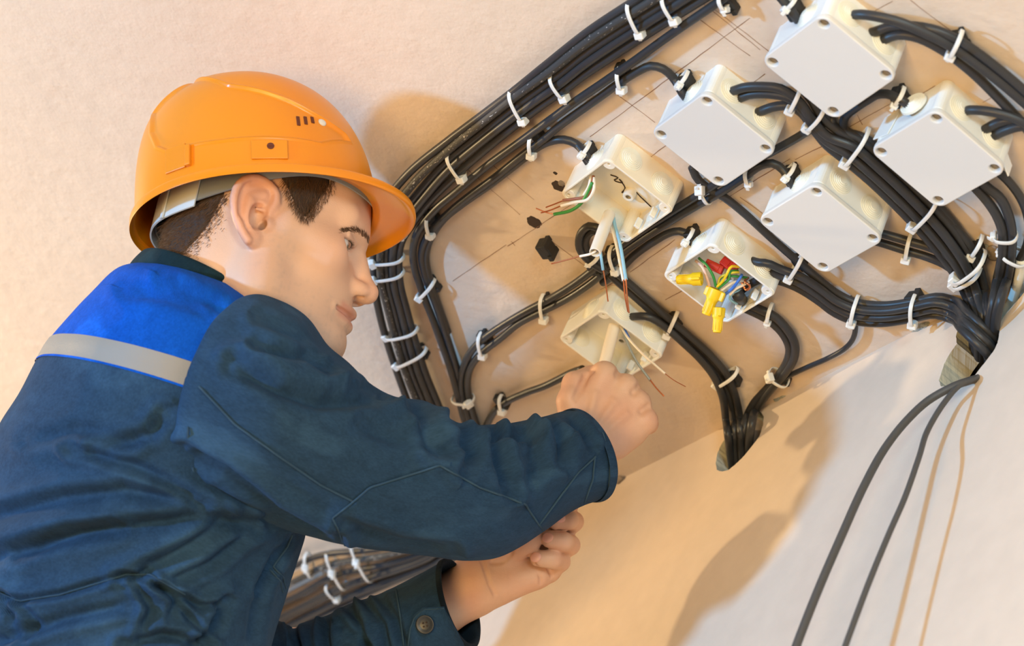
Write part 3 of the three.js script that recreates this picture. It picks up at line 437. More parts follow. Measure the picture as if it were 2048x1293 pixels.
MB(1568, 748, 'black cable mount above the smaller hole at the hooked cable', { s: 0.9 }); MB(1700, 606, 'black cable mount in the trough of the bend', { h: 0.016 }); MB(1836, 594, 'ragged dark cable mount beside the chipped plaster', { h: 0.012, rough: 0.0022, s: 1.2 }); MB(1958, 492, 'black cable mount behind the trunk above the bigger hole', { h: 0.014 });
MB(1922, 72, 'black cable mount on the cables leaving past the top box', { h: 0.012 }); MB(1460, 0, 'black cable mount at the top edge by the straight cable'); MB(1098, 487, 'loose empty black cable mount alone on the bare ceiling', { h: 0.015, s: 1.1 }); MB(1602, 514, 'black cable mount by the lid where the bend starts', { s: 0.8, h: 0.012 });

// ---------------------------------------------------------------- the worker
// built in the camera's frame (x right, y up, z towards the viewer, metres), then turned into the room
const C = (px, py, D) => V3(D * (px - 1024) / F, -D * (py - 646.5) / F, -D);
const BASE = cam(...C(200, 1500, 2.12).toArray()); BASE.y = CEIL - 1.72;
const toRoom = (g) => { // camera frame -> frame of the person group
  g.applyMatrix4(new THREE.Matrix4().makeBasis(CR, CU, CB).setPosition(0, CAM_Y, 0).premultiply(new THREE.Matrix4().makeTranslation(-BASE.x, -BASE.y, -BASE.z))); return g;
};
// signed distance pieces -------------------------------------------------
const capsule = (a, b, ra, rb = ra) => { const ux = b.x - a.x, uy = b.y - a.y, uz = b.z - a.z, q = 1 / (ux * ux + uy * uy + uz * uz + 1e-12);
  const f = (x, y, z) => { const dx = x - a.x, dy = y - a.y, dz = z - a.z; let t = (dx * ux + dy * uy + dz * uz) * q; t = t < 0 ? 0 : t > 1 ? 1 : t; const ex = dx - t * ux, ey = dy - t * uy, ez = dz - t * uz; return Math.sqrt(ex * ex + ey * ey + ez * ez) - ra - (rb - ra) * t; }; f.b = [(a.x + b.x) / 2, (a.y + b.y) / 2, (a.z + b.z) / 2, a.distanceTo(b) / 2 + Math.max(ra, rb)]; return f; };
const ellipsoid = (c, r, e) => { // e: optional axes
  const [X, Y, Z] = e ?? [V3(1, 0, 0), V3(0, 1, 0), V3(0, 0, 1)];
  const f = (x, y, z) => { const a = x - c.x, b = y - c.y, d = z - c.z; const u = (a * X.x + b * X.y + d * X.z) / r[0], v = (a * Y.x + b * Y.y + d * Y.z) / r[1], w = (a * Z.x + b * Z.y + d * Z.z) / r[2];
    const k0 = Math.sqrt(u * u + v * v + w * w), k1 = Math.sqrt((u / r[0]) ** 2 + (v / r[1]) ** 2 + (w / r[2]) ** 2); return k1 > 1e-9 ? k0 * (k0 - 1) / k1 : -Math.min(...r); }; f.b = [c.x, c.y, c.z, Math.max(...r)]; return f; };
const chainF = (pts, rs) => { const c = []; for (let i = 0; i < pts.length - 1; i++) c.push(capsule(pts[i], pts[i + 1], rs[i] ?? rs, rs[i + 1] ?? rs)); const f = (x, y, z) => { let d = 1e3; for (const q of c) { const v = q(x, y, z); if (v < d) d = v; } return d; }; const bb = new THREE.Box3().setFromPoints(pts), m = bb.getCenter(V3()); f.b = [m.x, m.y, m.z, Math.max(...pts.map((p) => p.distanceTo(m))) + (rs.length ? Math.max(...rs) : rs)]; return f; };
const smooth3 = (pts, n) => new THREE.CatmullRomCurve3(pts, false, 'centripetal').getPoints(n);
const smin = (a, b, k) => { const h = Math.max(k - Math.abs(a - b), 0) / k; return Math.min(a, b) - h * h * k * 0.25; };
// a field: ordered list of [op, fn, blend]
const field = (ops) => { const n = ops.length, B = new Float64Array(n * 5), minus = ops.map((o) => o[0] === '-'); ops.forEach((o, i) => { B.set(o[1].b, i * 5); B[i * 5 + 4] = o[2]; });
  return (x, y, z) => { let d = 1e3; for (let i = 0, q = 0; i < n; i++, q += 5) {
    const k = B[q + 4], dx = x - B[q], dy = y - B[q + 1], dz = z - B[q + 2], lim = (minus[i] ? k - d : d + k) + B[q + 3]; if (d < 900 && (lim < 0 || dx * dx + dy * dy + dz * dz > lim * lim)) continue;
    const v = ops[i][1](x, y, z); d = minus[i] ? (-v - d < -k ? d : -smin(-d, v, k)) : (v - d > k ? d : smin(d, v, k)); } return d; }; };
// surface nets over a box, refined only near the surface
function netMesh(f, lo, hi, h) {
  const nx = Math.ceil((hi.x - lo.x) / h) + 1, ny = Math.ceil((hi.y - lo.y) / h) + 1, nz = Math.ceil((hi.z - lo.z) / h) + 1, v = new Float32Array(nx * ny * nz), S = 4, at3 = (i, j, k) => (k * ny + j) * nx + i;
  for (let k = 0; k < nz; k += S) for (let j = 0; j < ny; j += S) for (let i = 0; i < nx; i += S) {
    const c = f(lo.x + (i + 1.5) * h, lo.y + (j + 1.5) * h, lo.z + (k + 1.5) * h), far = Math.abs(c) > h * S * 1.25;
    for (let c2 = k; c2 < Math.min(nz, k + S); c2++) for (let b = j; b < Math.min(ny, j + S); b++) for (let a = i; a < Math.min(nx, i + S); a++) v[at3(a, b, c2)] = far ? c : f(lo.x + a * h, lo.y + b * h, lo.z + c2 * h);
  }
  const id = new Int32Array(nx * ny * nz).fill(-1), pos = [], idx = [];
  for (let k = 0; k < nz - 1; k++) for (let j = 0; j < ny - 1; j++) for (let i = 0; i < nx - 1; i++) {
    let m = 0, sx = 0, sy = 0, sz = 0, n = 0; const q = [];
    for (let c = 0; c < 8; c++) { const w = v[at3(i + (c & 1), j + (c >> 1 & 1), k + (c >> 2))]; q.push(w); if (w < 0) m |= 1 << c; }
    if (m === 0 || m === 255) continue;
    for (let a = 0; a < 8; a++) for (const b of [1, 2, 4]) if (!(a & b)) { const p = q[a], r = q[a | b]; if ((p < 0) !== (r < 0)) { const t = p / (p - r); sx += (a & 1) + (b === 1 ? t : 0); sy += (a >> 1 & 1) + (b === 2 ? t : 0); sz += (a >> 2) + (b === 4 ? t : 0); n++; } }
    id[at3(i, j, k)] = pos.length / 3; pos.push(lo.x + (i + sx / n) * h, lo.y + (j + sy / n) * h, lo.z + (k + sz / n) * h);
  }
  const quad = (a, b, c, d, flip) => { if (a < 0 || b < 0 || c < 0 || d < 0) return; flip ? idx.push(a, c, b, a, d, c) : idx.push(a, b, c, a, c, d); };
  for (let k = 1; k < nz - 1; k++) for (let j = 1; j < ny - 1; j++) for (let i = 1; i < nx - 1; i++) {
    const s = v[at3(i, j, k)] < 0;
    if (s !== (v[at3(i + 1, j, k)] < 0)) quad(id[at3(i, j - 1, k - 1)], id[at3(i, j, k - 1)], id[at3(i, j, k)], id[at3(i, j - 1, k)], !s);
    if (s !== (v[at3(i, j + 1, k)] < 0)) quad(id[at3(i - 1, j, k - 1)], id[at3(i - 1, j, k)], id[at3(i, j, k)], id[at3(i, j, k - 1)], !s);
    if (s !== (v[at3(i, j, k + 1)] < 0)) quad(id[at3(i - 1, j - 1, k)], id[at3(i, j - 1, k)], id[at3(i, j, k)], id[at3(i - 1, j, k)], !s);
  }
  const N = new Float32Array(pos.length), e = h * 0.6;
  for (let i = 0; i < pos.length; i += 3) {
    let x = pos[i], y = pos[i + 1], z = pos[i + 2], gx, gy, gz;
    for (let it = 0; it < 2; it++) { const d = f(x, y, z); gx = f(x + e, y, z) - f(x - e, y, z); gy = f(x, y + e, z) - f(x, y - e, z); gz = f(x, y, z + e) - f(x, y, z - e); const l = Math.hypot(gx, gy, gz) || 1; gx /= l; gy /= l; gz /= l; if (!it) { const c = clamp(d, -h, h) * 0.7; x -= gx * c; y -= gy * c; z -= gz * c; } }
    pos[i] = x; pos[i + 1] = y; pos[i + 2] = z; N[i] = gx; N[i + 1] = gy; N[i + 2] = gz;
  }
  const g = new THREE.BufferGeometry(); g.setAttribute('position', new THREE.Float32BufferAttribute(pos, 3)); g.setAttribute('normal', new THREE.Float32BufferAttribute(N, 3)); g.setIndex(idx);
  return g;
}
function paint(g, fn) { const p = g.attributes.position, c = [], uv = []; for (let i = 0; i < p.count; i++) { const k = fn(p.getX(i), p.getY(i), p.getZ(i)); c.push(k[0], k[1], k[2]); uv.push(p.getX(i) + p.getZ(i) * 0.7, p.getY(i) + p.getZ(i) * 0.4); } g.setAttribute('color', new THREE.Float32BufferAttribute(c, 3)); g.setAttribute('uv', new THREE.Float32BufferAttribute(uv, 2)); return g; }
const lin = (r, g, b) => rgb(r, g, b).toArray();
const mix3 = (a, b, t) => [lerp(a[0], b[0], t), lerp(a[1], b[1], t), lerp(a[2], b[2], t)];

// head frame: x forward, y up, z to his right (towards the viewer), origin between the ear canals
const headO = C(515, 518, 2.12), HF = V3(0.973, -0.207, -0.10).normalize(), HU = (() => { const u = V3(0.19, 0.88, -0.43); return u.addScaledVector(HF, -u.dot(HF)).normalize(); })(), HR = V3().crossVectors(HF, HU);
const headM = new THREE.Matrix4().makeBasis(HF, HU, HR).setPosition(headO);
const eyeC = V3(0.0692, 0.0150, 0.0320), gaze = V3(0.97, -0.10, 0.10).normalize();
const both = (fn) => [1, -1].flatMap((s) => fn(s));
const earO = [];
{
  const e = (x, y, z, s) => V3(x, y, s * z), zz = (x) => 0.0745 + Math.max(0, -x) * 0.42;
  earO.push(...both((s) => {
    const ax = [V3(0.92, 0, s * 0.39 * -1).normalize(), V3(0, 1, 0), V3(s * 0.39, 0, 0.92).normalize()];
    const L = [['+', ellipsoid(e(-0.012, 0.015, 0.0775, s), [0.0185, 0.0285, 0.0072], ax), 0.006], ['+', ellipsoid(e(-0.0065, -0.0175, 0.0755, s), [0.0085, 0.0095, 0.0055], ax), 0.004]];
    const rim = [[0.002, 0.011], [0.0065, 0.022], [0.004, 0.033], [-0.005, 0.0395], [-0.016, 0.0395], [-0.0255, 0.033], [-0.0305, 0.022], [-0.0305, 0.009], [-0.026, -0.004], [-0.0185, -0.0155], [-0.011, -0.023]];
    L.push(['+', chainF(smooth3(rim.map((a) => e(a[0], a[1], zz(a[0]) + 0.0028, s)), 18), 0.0040), 0.0045]);
    L.push(['-', ellipsoid(e(-0.0125, 0.0265, zz(-0.0125) + 0.0058, s), [0.0095, 0.0085, 0.0036], ax), 0.004]);
    L.push(['-', ellipsoid(e(-0.0225, 0.012, zz(-0.0225) + 0.0055, s), [0.0034, 0.016, 0.0034], ax), 0.004]);
    const anti = [[-0.006, 0.027], [-0.0125, 0.024], [-0.0165, 0.018], [-0.0165, 0.005], [-0.0115, -0.007]];
    L.push(['+', chainF(smooth3(anti.map((a) => e(a[0], a[1], zz(a[0]) + 0.001, s)), 10), 0.0034), 0.004]);
    L.push(['-', ellipsoid(e(-0.007, 0.004, 0.0805, s), [0.0080, 0.0125, 0.0105], ax), 0.004]);
    L.push(['+', capsule(e(0.003, 0.013, 0.075, s), e(-0.009, 0.0115, 0.0785, s), 0.0022, 0.0016), 0.003]);
    L.push(['+', ellipsoid(e(0.0035, -0.001, 0.0765, s), [0.0055, 0.0065, 0.0045]), 0.004]);
    L.push(['-', capsule(e(-0.0035, -0.0025, 0.081, s), e(0.004, -0.002, 0.066, s), 0.0054, 0.0040), 0.002]);
    return L;
  }));
}
const neckTop = V3(-0.028, -0.03, 0), neckBase = C(432, 640, 2.125).applyMatrix4(headM.clone().invert());
const headOps = [
  ['+', ellipsoid(V3(0.000, 0.052, 0), [0.0960, 0.083, 0.0755]), 0.01],
  ['+', ellipsoid(V3(0.043, 0.062, 0), [0.0470, 0.050, 0.058]), 0.02],
  ['+', capsule(neckTop, neckBase, 0.0575, 0.066), 0.035],
  ['+', ellipsoid(V3(0.034, -0.022, 0), [0.052, 0.062, 0.054]), 0.025],
  ['+', ellipsoid(V3(0.0535, -0.022, 0), [0.0415, 0.048, 0.037]), 0.016],
  ...both((s) => [
    ['+', capsule(V3(0.0715, -0.074, s * 0.012), V3(0.006, -0.052, s * 0.050), 0.0185, 0.0175), 0.022],
    ['+', capsule(V3(0.006, -0.052, s * 0.050), V3(0.004, -0.004, s * 0.061), 0.017, 0.0145), 0.025],
    ['+', capsule(V3(0.062, 0.0, s * 0.043), V3(0.022, 0.008, s * 0.0600), 0.0165, 0.012), 0.025],
    ['+', capsule(V3(0.0865, 0.040, s * 0.010), V3(0.0755, 0.041, s * 0.044), 0.0095, 0.0085), 0.014],
    ['-', ellipsoid(V3(0.0925, 0.0150, s * 0.032), [0.0170, 0.0115, 0.0165]), 0.010],
  ]),
  ['+', ellipsoid(V3(0.0735, -0.0705, 0), [0.0215, 0.0185, 0.0205]), 0.014],
  ['+', capsule(V3(0.0870, 0.030, 0), V3(0.0935, 0.014, 0), 0.0086, 0.0082), 0.009],
  ['+', capsule(V3(0.0930, 0.016, 0), V3(0.1060, -0.009, 0), 0.0082, 0.0096), 0.008],
  ['+', ellipsoid(V3(0.1070, -0.0120, 0), [0.0106, 0.0098, 0.0102]), 0.006],
  ...both((s) => [
    ['+', ellipsoid(V3(0.0960, -0.0140, s * 0.0125), [0.0118, 0.0078, 0.0062], [V3(0.97, -0.16, -s * 0.15).normalize(), V3(0.16, 0.98, 0), V3(s * 0.15, 0, 0.98)]), 0.006],
    ['-', ellipsoid(V3(0.0995, -0.0225, s * 0.0085), [0.0066, 0.0046, 0.0036]), 0.0015],
    ['+', chainF(smooth3([V3(0.0955, -0.0370, 0), V3(0.0915, -0.0382, s * 0.011), V3(0.0760, -0.0430, s * 0.0255)], 8), 0.0055), 0.004],
    ['+', chainF(smooth3([V3(0.0935, -0.0505, 0), V3(0.0895, -0.0500, s * 0.011), V3(0.0760, -0.0455, s * 0.0240)], 8), 0.0060), 0.004],
    ['-', chainF(smooth3([V3(0.1010, -0.0438, 0), V3(0.0962, -0.0441, s * 0.011), V3(0.0815, -0.0446, s * 0.0270)], 8), 0.0019), 0.0030],
    // lids round the eyeball, cut open towards the gaze
    ['+', ellipsoid(V3(eyeC.x, eyeC.y, s * eyeC.z), [0.0140, 0.0138, 0.0150]), 0.005],
    ['-', ellipsoid(V3(eyeC.x + 0.0125, eyeC.y - 0.0010, s * (eyeC.z + 0.0025)), [0.0155, 0.0067, 0.0168]), 0.0010],
    ['+', capsule(V3(0.0850, 0.0245, s * 0.022), V3(0.0775, 0.0238, s * 0.0420), 0.0028, 0.0028), 0.003],
  ]),
  ...earO,
];
const headF = field(headOps);
const skinBase = lin(220, 180, 154), lipC = lin(190, 124, 108), rosyC = lin(216, 152, 126), stubbleC = lin(164, 142, 132);
function headSkin(x, y, z) {
  let c = skinBase.slice(); const az = Math.abs(z), n = n3(x * 60, y * 60, z * 60, 5), m = n3(x * 420, y * 420, z * 420, 9);
  c = mix3(c, rosyC, 0.62 * sstep(0.066, 0.083, az) * sstep(0.03, 0.0, x) + 0.28 * Math.exp(-(((x - 0.075) / 0.03) ** 2 + ((y + 0.004) / 0.022) ** 2)) + 0.35 * Math.exp(-(((x - 0.114) / 0.012) ** 2 + ((y + 0.012) / 0.012) ** 2)));
  const beard = sstep(0.004, -0.018, y - 0.012 + 0.25 * Math.max(0, x - 0.03)) * sstep(-0.02, 0.004, x) * sstep(-0.105, -0.085, y) * (1 - 0.85 * sstep(0.03, 0.045, x) * sstep(-0.045, -0.02, y));
  c = mix3(c, stubbleC, clamp(beard * (0.30 + 0.16 * n + 0.34 * Math.max(0, m)), 0, 0.75));
  const lip = Math.exp(-(((y + 0.0438) / 0.0085) ** 4)) * sstep(0.074, 0.080, x) * sstep(0.029, 0.023, az);
  c = mix3(c, lipC, 0.75 * lip);
  const k = 1 + 0.035 * n + 0.02 * m; return [c[0] * k, c[1] * k, c[2] * k];
}
// hands ---------------------------------------------------------------------
const handOps = [], nailSpots = [];
const chain = (pts, rs, k = 0.006) => { for (let i = 0; i < pts.length - 1; i++) handOps.push(['+', capsule(pts[i], pts[i + 1], rs[i], rs[i + 1]), k]); };
{ // raised right hand, back of the hand to the viewer, gripping the white sleeve
  const W = C(1183, 868, 2.262), fore = C(1120, 930, 2.21);
  handOps.push(['+', capsule(fore, W, 0.030, 0.0265), 0.01]);
  const K = [C(1208, 751, 2.272), C(1251, 775, 2.272), C(1276, 806, 2.270), C(1291, 842, 2.266)], cr = [0.0135, 0.0128, 0.0122, 0.0118];
  const Q = [C(1165, 842, 2.258), C(1190, 855, 2.256), C(1205, 868, 2.256), C(1220, 882, 2.258)];
  for (let i = 0; i < 4; i++) handOps.push(['+', capsule(Q[i], K[i], 0.0160, cr[i]), i ? 0.009 : 0.012]);
  handOps.push(['+', capsule(C(1232, 886, 2.268), C(1262, 868, 2.272), 0.016, 0.0135), 0.014]);
  handOps.push(['+', capsule(C(1160, 830, 2.268), C(1205, 780, 2.285), 0.018, 0.016), 0.014]);
  for (let i = 0; i < 4; i++) { // fingers fold away and back round the sleeve
    const k = K[i], kx = [1208, 1251, 1276, 1291][i], ky = [751, 775, 806, 842][i];
    chain([k, C(kx - 2 + i * 2, ky - 6 + i * 4, 2.312), C(kx - 30, ky + 12, 2.326), C(kx - 50, ky + 24, 2.306)], [cr[i], 0.0102, 0.0096, 0.0085], 0.005);
  }
  chain([C(1152, 850, 2.256), C(1141, 804, 2.258), C(1148, 768, 2.272), C(1180, 750, 2.290)], [0.0180, 0.0132, 0.0112, 0.0096], 0.006);
  const backF = field(handOps.slice()), backAt = (x, y) => { let t = 2.15; for (let i = 0; i < 80; i++) { const p = C(x, y, t), q = backF(p.x, p.y, p.z); if (q < 1e-4) return p; t += q * 0.8; if (t > 2.45) return null; } return null; };
  for (const [l, r] of [[[[1234, 750], [1238, 745], [1243, 739]], 0.0014], [[[1267, 785], [1272, 780], [1279, 773]], 0.0014], [[[1284, 823], [1289, 819], [1297, 813]], 0.0014], [[[1152, 796], [1161, 775], [1174, 752], [1185, 741]], 0.0020]]) { const q = l.map((e) => backAt(...e)).filter(Boolean); if (q.length > 1) handOps.push(['-', chainF(smooth3(q, 8), r), 0.006]); }
  for (const [a, b] of [[[1190, 790], [1178, 838]], [[1228, 806], [1196, 850]], [[1252, 830], [1212, 864]]]) { const A = backAt(...a), B = backAt(...b); if (A && B) handOps.push(['+', capsule(A.add(V3(0, 0, -0.0022)), B.add(V3(0, 0, -0.0022)), 0.0024, 0.0016), 0.006]); }
}
const rightCount = handOps.length;
{ // lowered left hand, palm to the viewer, fingers curled over the screwdriver
  handOps.push(['+', capsule(C(845, 1240, 2.245), C(955, 1168, 2.264), 0.0300, 0.0262), 0.012]);
  handOps.push(['+', capsule(C(955, 1168, 2.262), C(1000, 1150, 2.272), 0.0262, 0.0235), 0.02]);
  const MC = [C(1098, 1143, 2.280), C(1106, 1113, 2.288), C(1108, 1080, 2.292), C(1106, 1048, 2.292)];
  const HE = [C(1000, 1168, 2.268), C(1000, 1150, 2.275), C(1002, 1130, 2.278), C(1004, 1112, 2.276)];
  for (let i = 0; i < 4; i++) handOps.push(['+', capsule(HE[i], MC[i], 0.0150, 0.0120), 0.014]);
  handOps.push(['+', capsule(C(1010, 1165, 2.262), C(1070, 1152, 2.268), 0.0140, 0.0120), 0.014]);
  chain([C(1000, 1110, 2.262), C(1050, 1080, 2.250), C(1085, 1045, 2.262), C(1110, 1015, 2.272)], [0.0170, 0.0140, 0.0115, 0.0098], 0.010);
  chain([MC[0], C(1121, 1124, 2.272), C(1105, 1119, 2.250), C(1077, 1118, 2.247)], [0.0108, 0.0098, 0.0096, 0.0086], 0.0022);
  chain([MC[1], C(1140, 1091, 2.276), C(1126, 1084, 2.250), C(1100, 1079, 2.246)], [0.0112, 0.0102, 0.0099, 0.0090], 0.0022);
  chain([MC[2], C(1147, 1044, 2.278), C(1136, 1040, 2.252), C(1112, 1042, 2.248)], [0.0112, 0.0102, 0.0099, 0.0090], 0.0022);
  chain([MC[3], C(1138, 1008, 2.280), C(1124, 1006, 2.256), C(1102, 1012, 2.252)], [0.0110, 0.0100, 0.0098, 0.0090], 0.0022);
  // creases of the palm and wrist
  const baseF = field(handOps.slice(rightCount)), skinAt = (x, y) => { let t = 2.15; for (let i = 0; i < 80; i++) { const p = C(x, y, t), q = baseF(p.x, p.y, p.z); if (q < 1e-4) return p; t += q * 0.8; if (t > 2.4) return null; } return null; };
  const crease = (pts, r) => { const l = pts.map((q) => skinAt(...q)).filter(Boolean); if (l.length > 1) handOps.push(['-', chainF(smooth3(l, 10), r), 0.0035]); };
  crease([[964, 1122], [972, 1145], [980, 1170], [990, 1190]], 0.0016); crease([[1058, 1112], [1070, 1132], [1080, 1152], [1082, 1168]], 0.0016); crease([[985, 1126], [1005, 1124], [1020, 1112], [1022, 1102]], 0.0014); crease([[1098, 1140], [1104, 1152]], 0.0016);
  for (const [x, y] of [[1071, 1115], [1095, 1076], [1120, 1036]]) { const p = skinAt(x, y); if (p) { const e = 0.001, n = V3(baseF(p.x + e, p.y, p.z) - baseF(p.x - e, p.y, p.z), baseF(p.x, p.y + e, p.z) - baseF(p.x, p.y - e, p.z), baseF(p.x, p.y, p.z + e) - baseF(p.x, p.y, p.z - e)).normalize(); nailSpots.push([p.addScaledVector(n, -0.0006), n]); } }
}
const handSkin = (x, y, z) => { const n = n3(x * 70, y * 70, z * 70, 3), m = n3(x * 380, y * 380, z * 380, 4); const c = mix3(lin(214, 176, 150), lin(208, 146, 122), clamp(0.25 + 0.4 * n, 0, 0.7)); const k = 1 + 0.04 * m; return [c[0] * k, c[1] * k, c[2] * k]; };
const skinBump = tex(512, 512, (u, v) => 0.5 * fbm(u, v, 40, 3, 130, 0.7) + 0.5 * fbm(u, v, 120, 2, 140), false, 14);
const skinMat = M({ color: 0xffffff, vertexColors: true, roughness: 0.52, bumpMap: skinBump, bumpScale: 0.00018, sheen: 0.25, sheenColor: new THREE.Color(0.9, 0.45, 0.3), sheenRoughness: 0.6 });
const person = thing('person', 'worker in a navy jacket with blue yoke and grey stripe, reaching up with one arm', 'person', BASE);
const hx = (g) => g.applyMatrix4(headM);
{
  const head = netMesh(headF, V3(-0.115, -0.20, -0.095), V3(0.13, 0.15, 0.095), 0.0016); paint(head, headSkin); hx(head);
  const boxOf = (ops, lo, hi, h) => paint(netMesh(field(ops), lo, hi, h), handSkin);
  const rc = C(1200, 840, 2.28), lc = C(1000, 1130, 2.26);
  const right = boxOf(handOps.slice(0, rightCount), rc.clone().add(V3(-0.075, -0.10, -0.085)), rc.clone().add(V3(0.075, 0.09, 0.08)), 0.0022);
  const left = boxOf(handOps.slice(rightCount), lc.clone().add(V3(-0.125, -0.09, -0.07)), lc.clone().add(V3(0.11, 0.09, 0.07)), 0.0020);
  const sh = C(470, 760, 2.05), shL = C(300, 760, 2.32), trunkOps = [['+', capsule(C(430, 640, 2.125), C(390, 760, 2.13), 0.062, 0.09), 0.05], ['+', capsule(sh, shL, 0.07, 0.06), 0.05], ['+', capsule(C(370, 760, 2.15), C(250, 1350, 2.15), 0.11, 0.11), 0.06], ['+', capsule(sh, C(960, 1010, 2.11), 0.05, 0.042), 0.03], ['+', capsule(C(960, 1010, 2.11), C(1120, 930, 2.21), 0.040, 0.030), 0.02], ['+', capsule(shL, C(430, 1320, 2.31), 0.045, 0.040), 0.03], ['+', capsule(C(430, 1320, 2.31), C(655, 1328, 2.275), 0.038, 0.034), 0.02], ['+', capsule(C(655, 1328, 2.275), C(840, 1250, 2.245), 0.034, 0.028), 0.02]];
  const lo = C(60, 1560, 2.15).add(V3(-0.1, 0, -0.3)), hi = C(1180, 560, 2.15).add(V3(0.03, 0, 0.3));
  const trunkMesh = paint(netMesh(field(trunkOps), lo, hi, 0.009), handSkin);
  const g = mergeGeometries([head, right, left, trunkMesh]); part('body', toRoom(g), skinMat, person);
  // eyes
  const eyeGeo = (s) => { const g2 = new THREE.SphereGeometry(0.0122, 48, 32), p = g2.attributes.position, c = []; const gz = V3(gaze.x, gaze.y, s * gaze.z).normalize();
    for (let i = 0; i < p.count; i++) { const v = V3().fromBufferAttribute(p, i).normalize(), a = Math.acos(clamp(v.dot(gz), -1, 1)); const k = a < 0.16 ? [0.005, 0.005, 0.005] : a < 0.46 ? mix3([0.10, 0.075, 0.05], [0.03, 0.025, 0.02], sstep(0.36, 0.46, a)) : mix3([0.72, 0.70, 0.66], [0.6, 0.42, 0.36], sstep(0.8, 1.5, a)); c.push(...k); }
    g2.setAttribute('color', new THREE.Float32BufferAttribute(c, 3)); g2.translate(eyeC.x, eyeC.y, s * eyeC.z); return toRoom(hx(g2)); };
  const eyeMat = M({ color: 0xffffff, vertexColors: true, roughness: 0.12, clearcoat: 0.6 });
  part('eye', eyeGeo(1), eyeMat, person); part('eye', eyeGeo(-1), eyeMat, person);
  const nailMat = M({ color: rgb(236, 178, 160), roughness: 0.28 });
  for (const [c, d] of nailSpots) { const n = new THREE.SphereGeometry(0.0056, 24, 16).scale(1.05, 0.32, 0.9); part('fingernail', toRoom(along(n, d, c)), nailMat, person); }
}
// hair: short fur planted on the scalp where a hairline polygon allows
const hairPoly = [[0.051, 0.16], [0.053, 0.075], [0.056, 0.058], [0.047, 0.034], [0.039, 0.013], [0.031, 0.014], [0.020, 0.026], [0.010, 0.040], [-0.002, 0.052], [-0.020, 0.056], [-0.034, 0.040], [-0.040, 0.014], [-0.045, -0.004], [-0.054, -0.022], [-0.064, -0.036], [-0.078, -0.056], [-0.14, -0.06], [-0.14, 0.16]];
function polyDist(x, y, poly) { let d = 1e9, s = false; for (let i = 0, j = poly.length - 1; i < poly.length; j = i++) { const [ax, ay] = poly[i], [bx, by] = poly[j], ex = bx - ax, ey = by - ay, wx = x - ax, wy = y - ay, t = clamp((wx * ex + wy * ey) / (ex * ex + ey * ey), 0, 1); d = Math.min(d, Math.hypot(wx - ex * t, wy - ey * t)); if ((ay > y) !== (by > y) && x < (bx - ax) * (y - ay) / (by - ay) + ax) s = !s; } return s ? d : -d; }
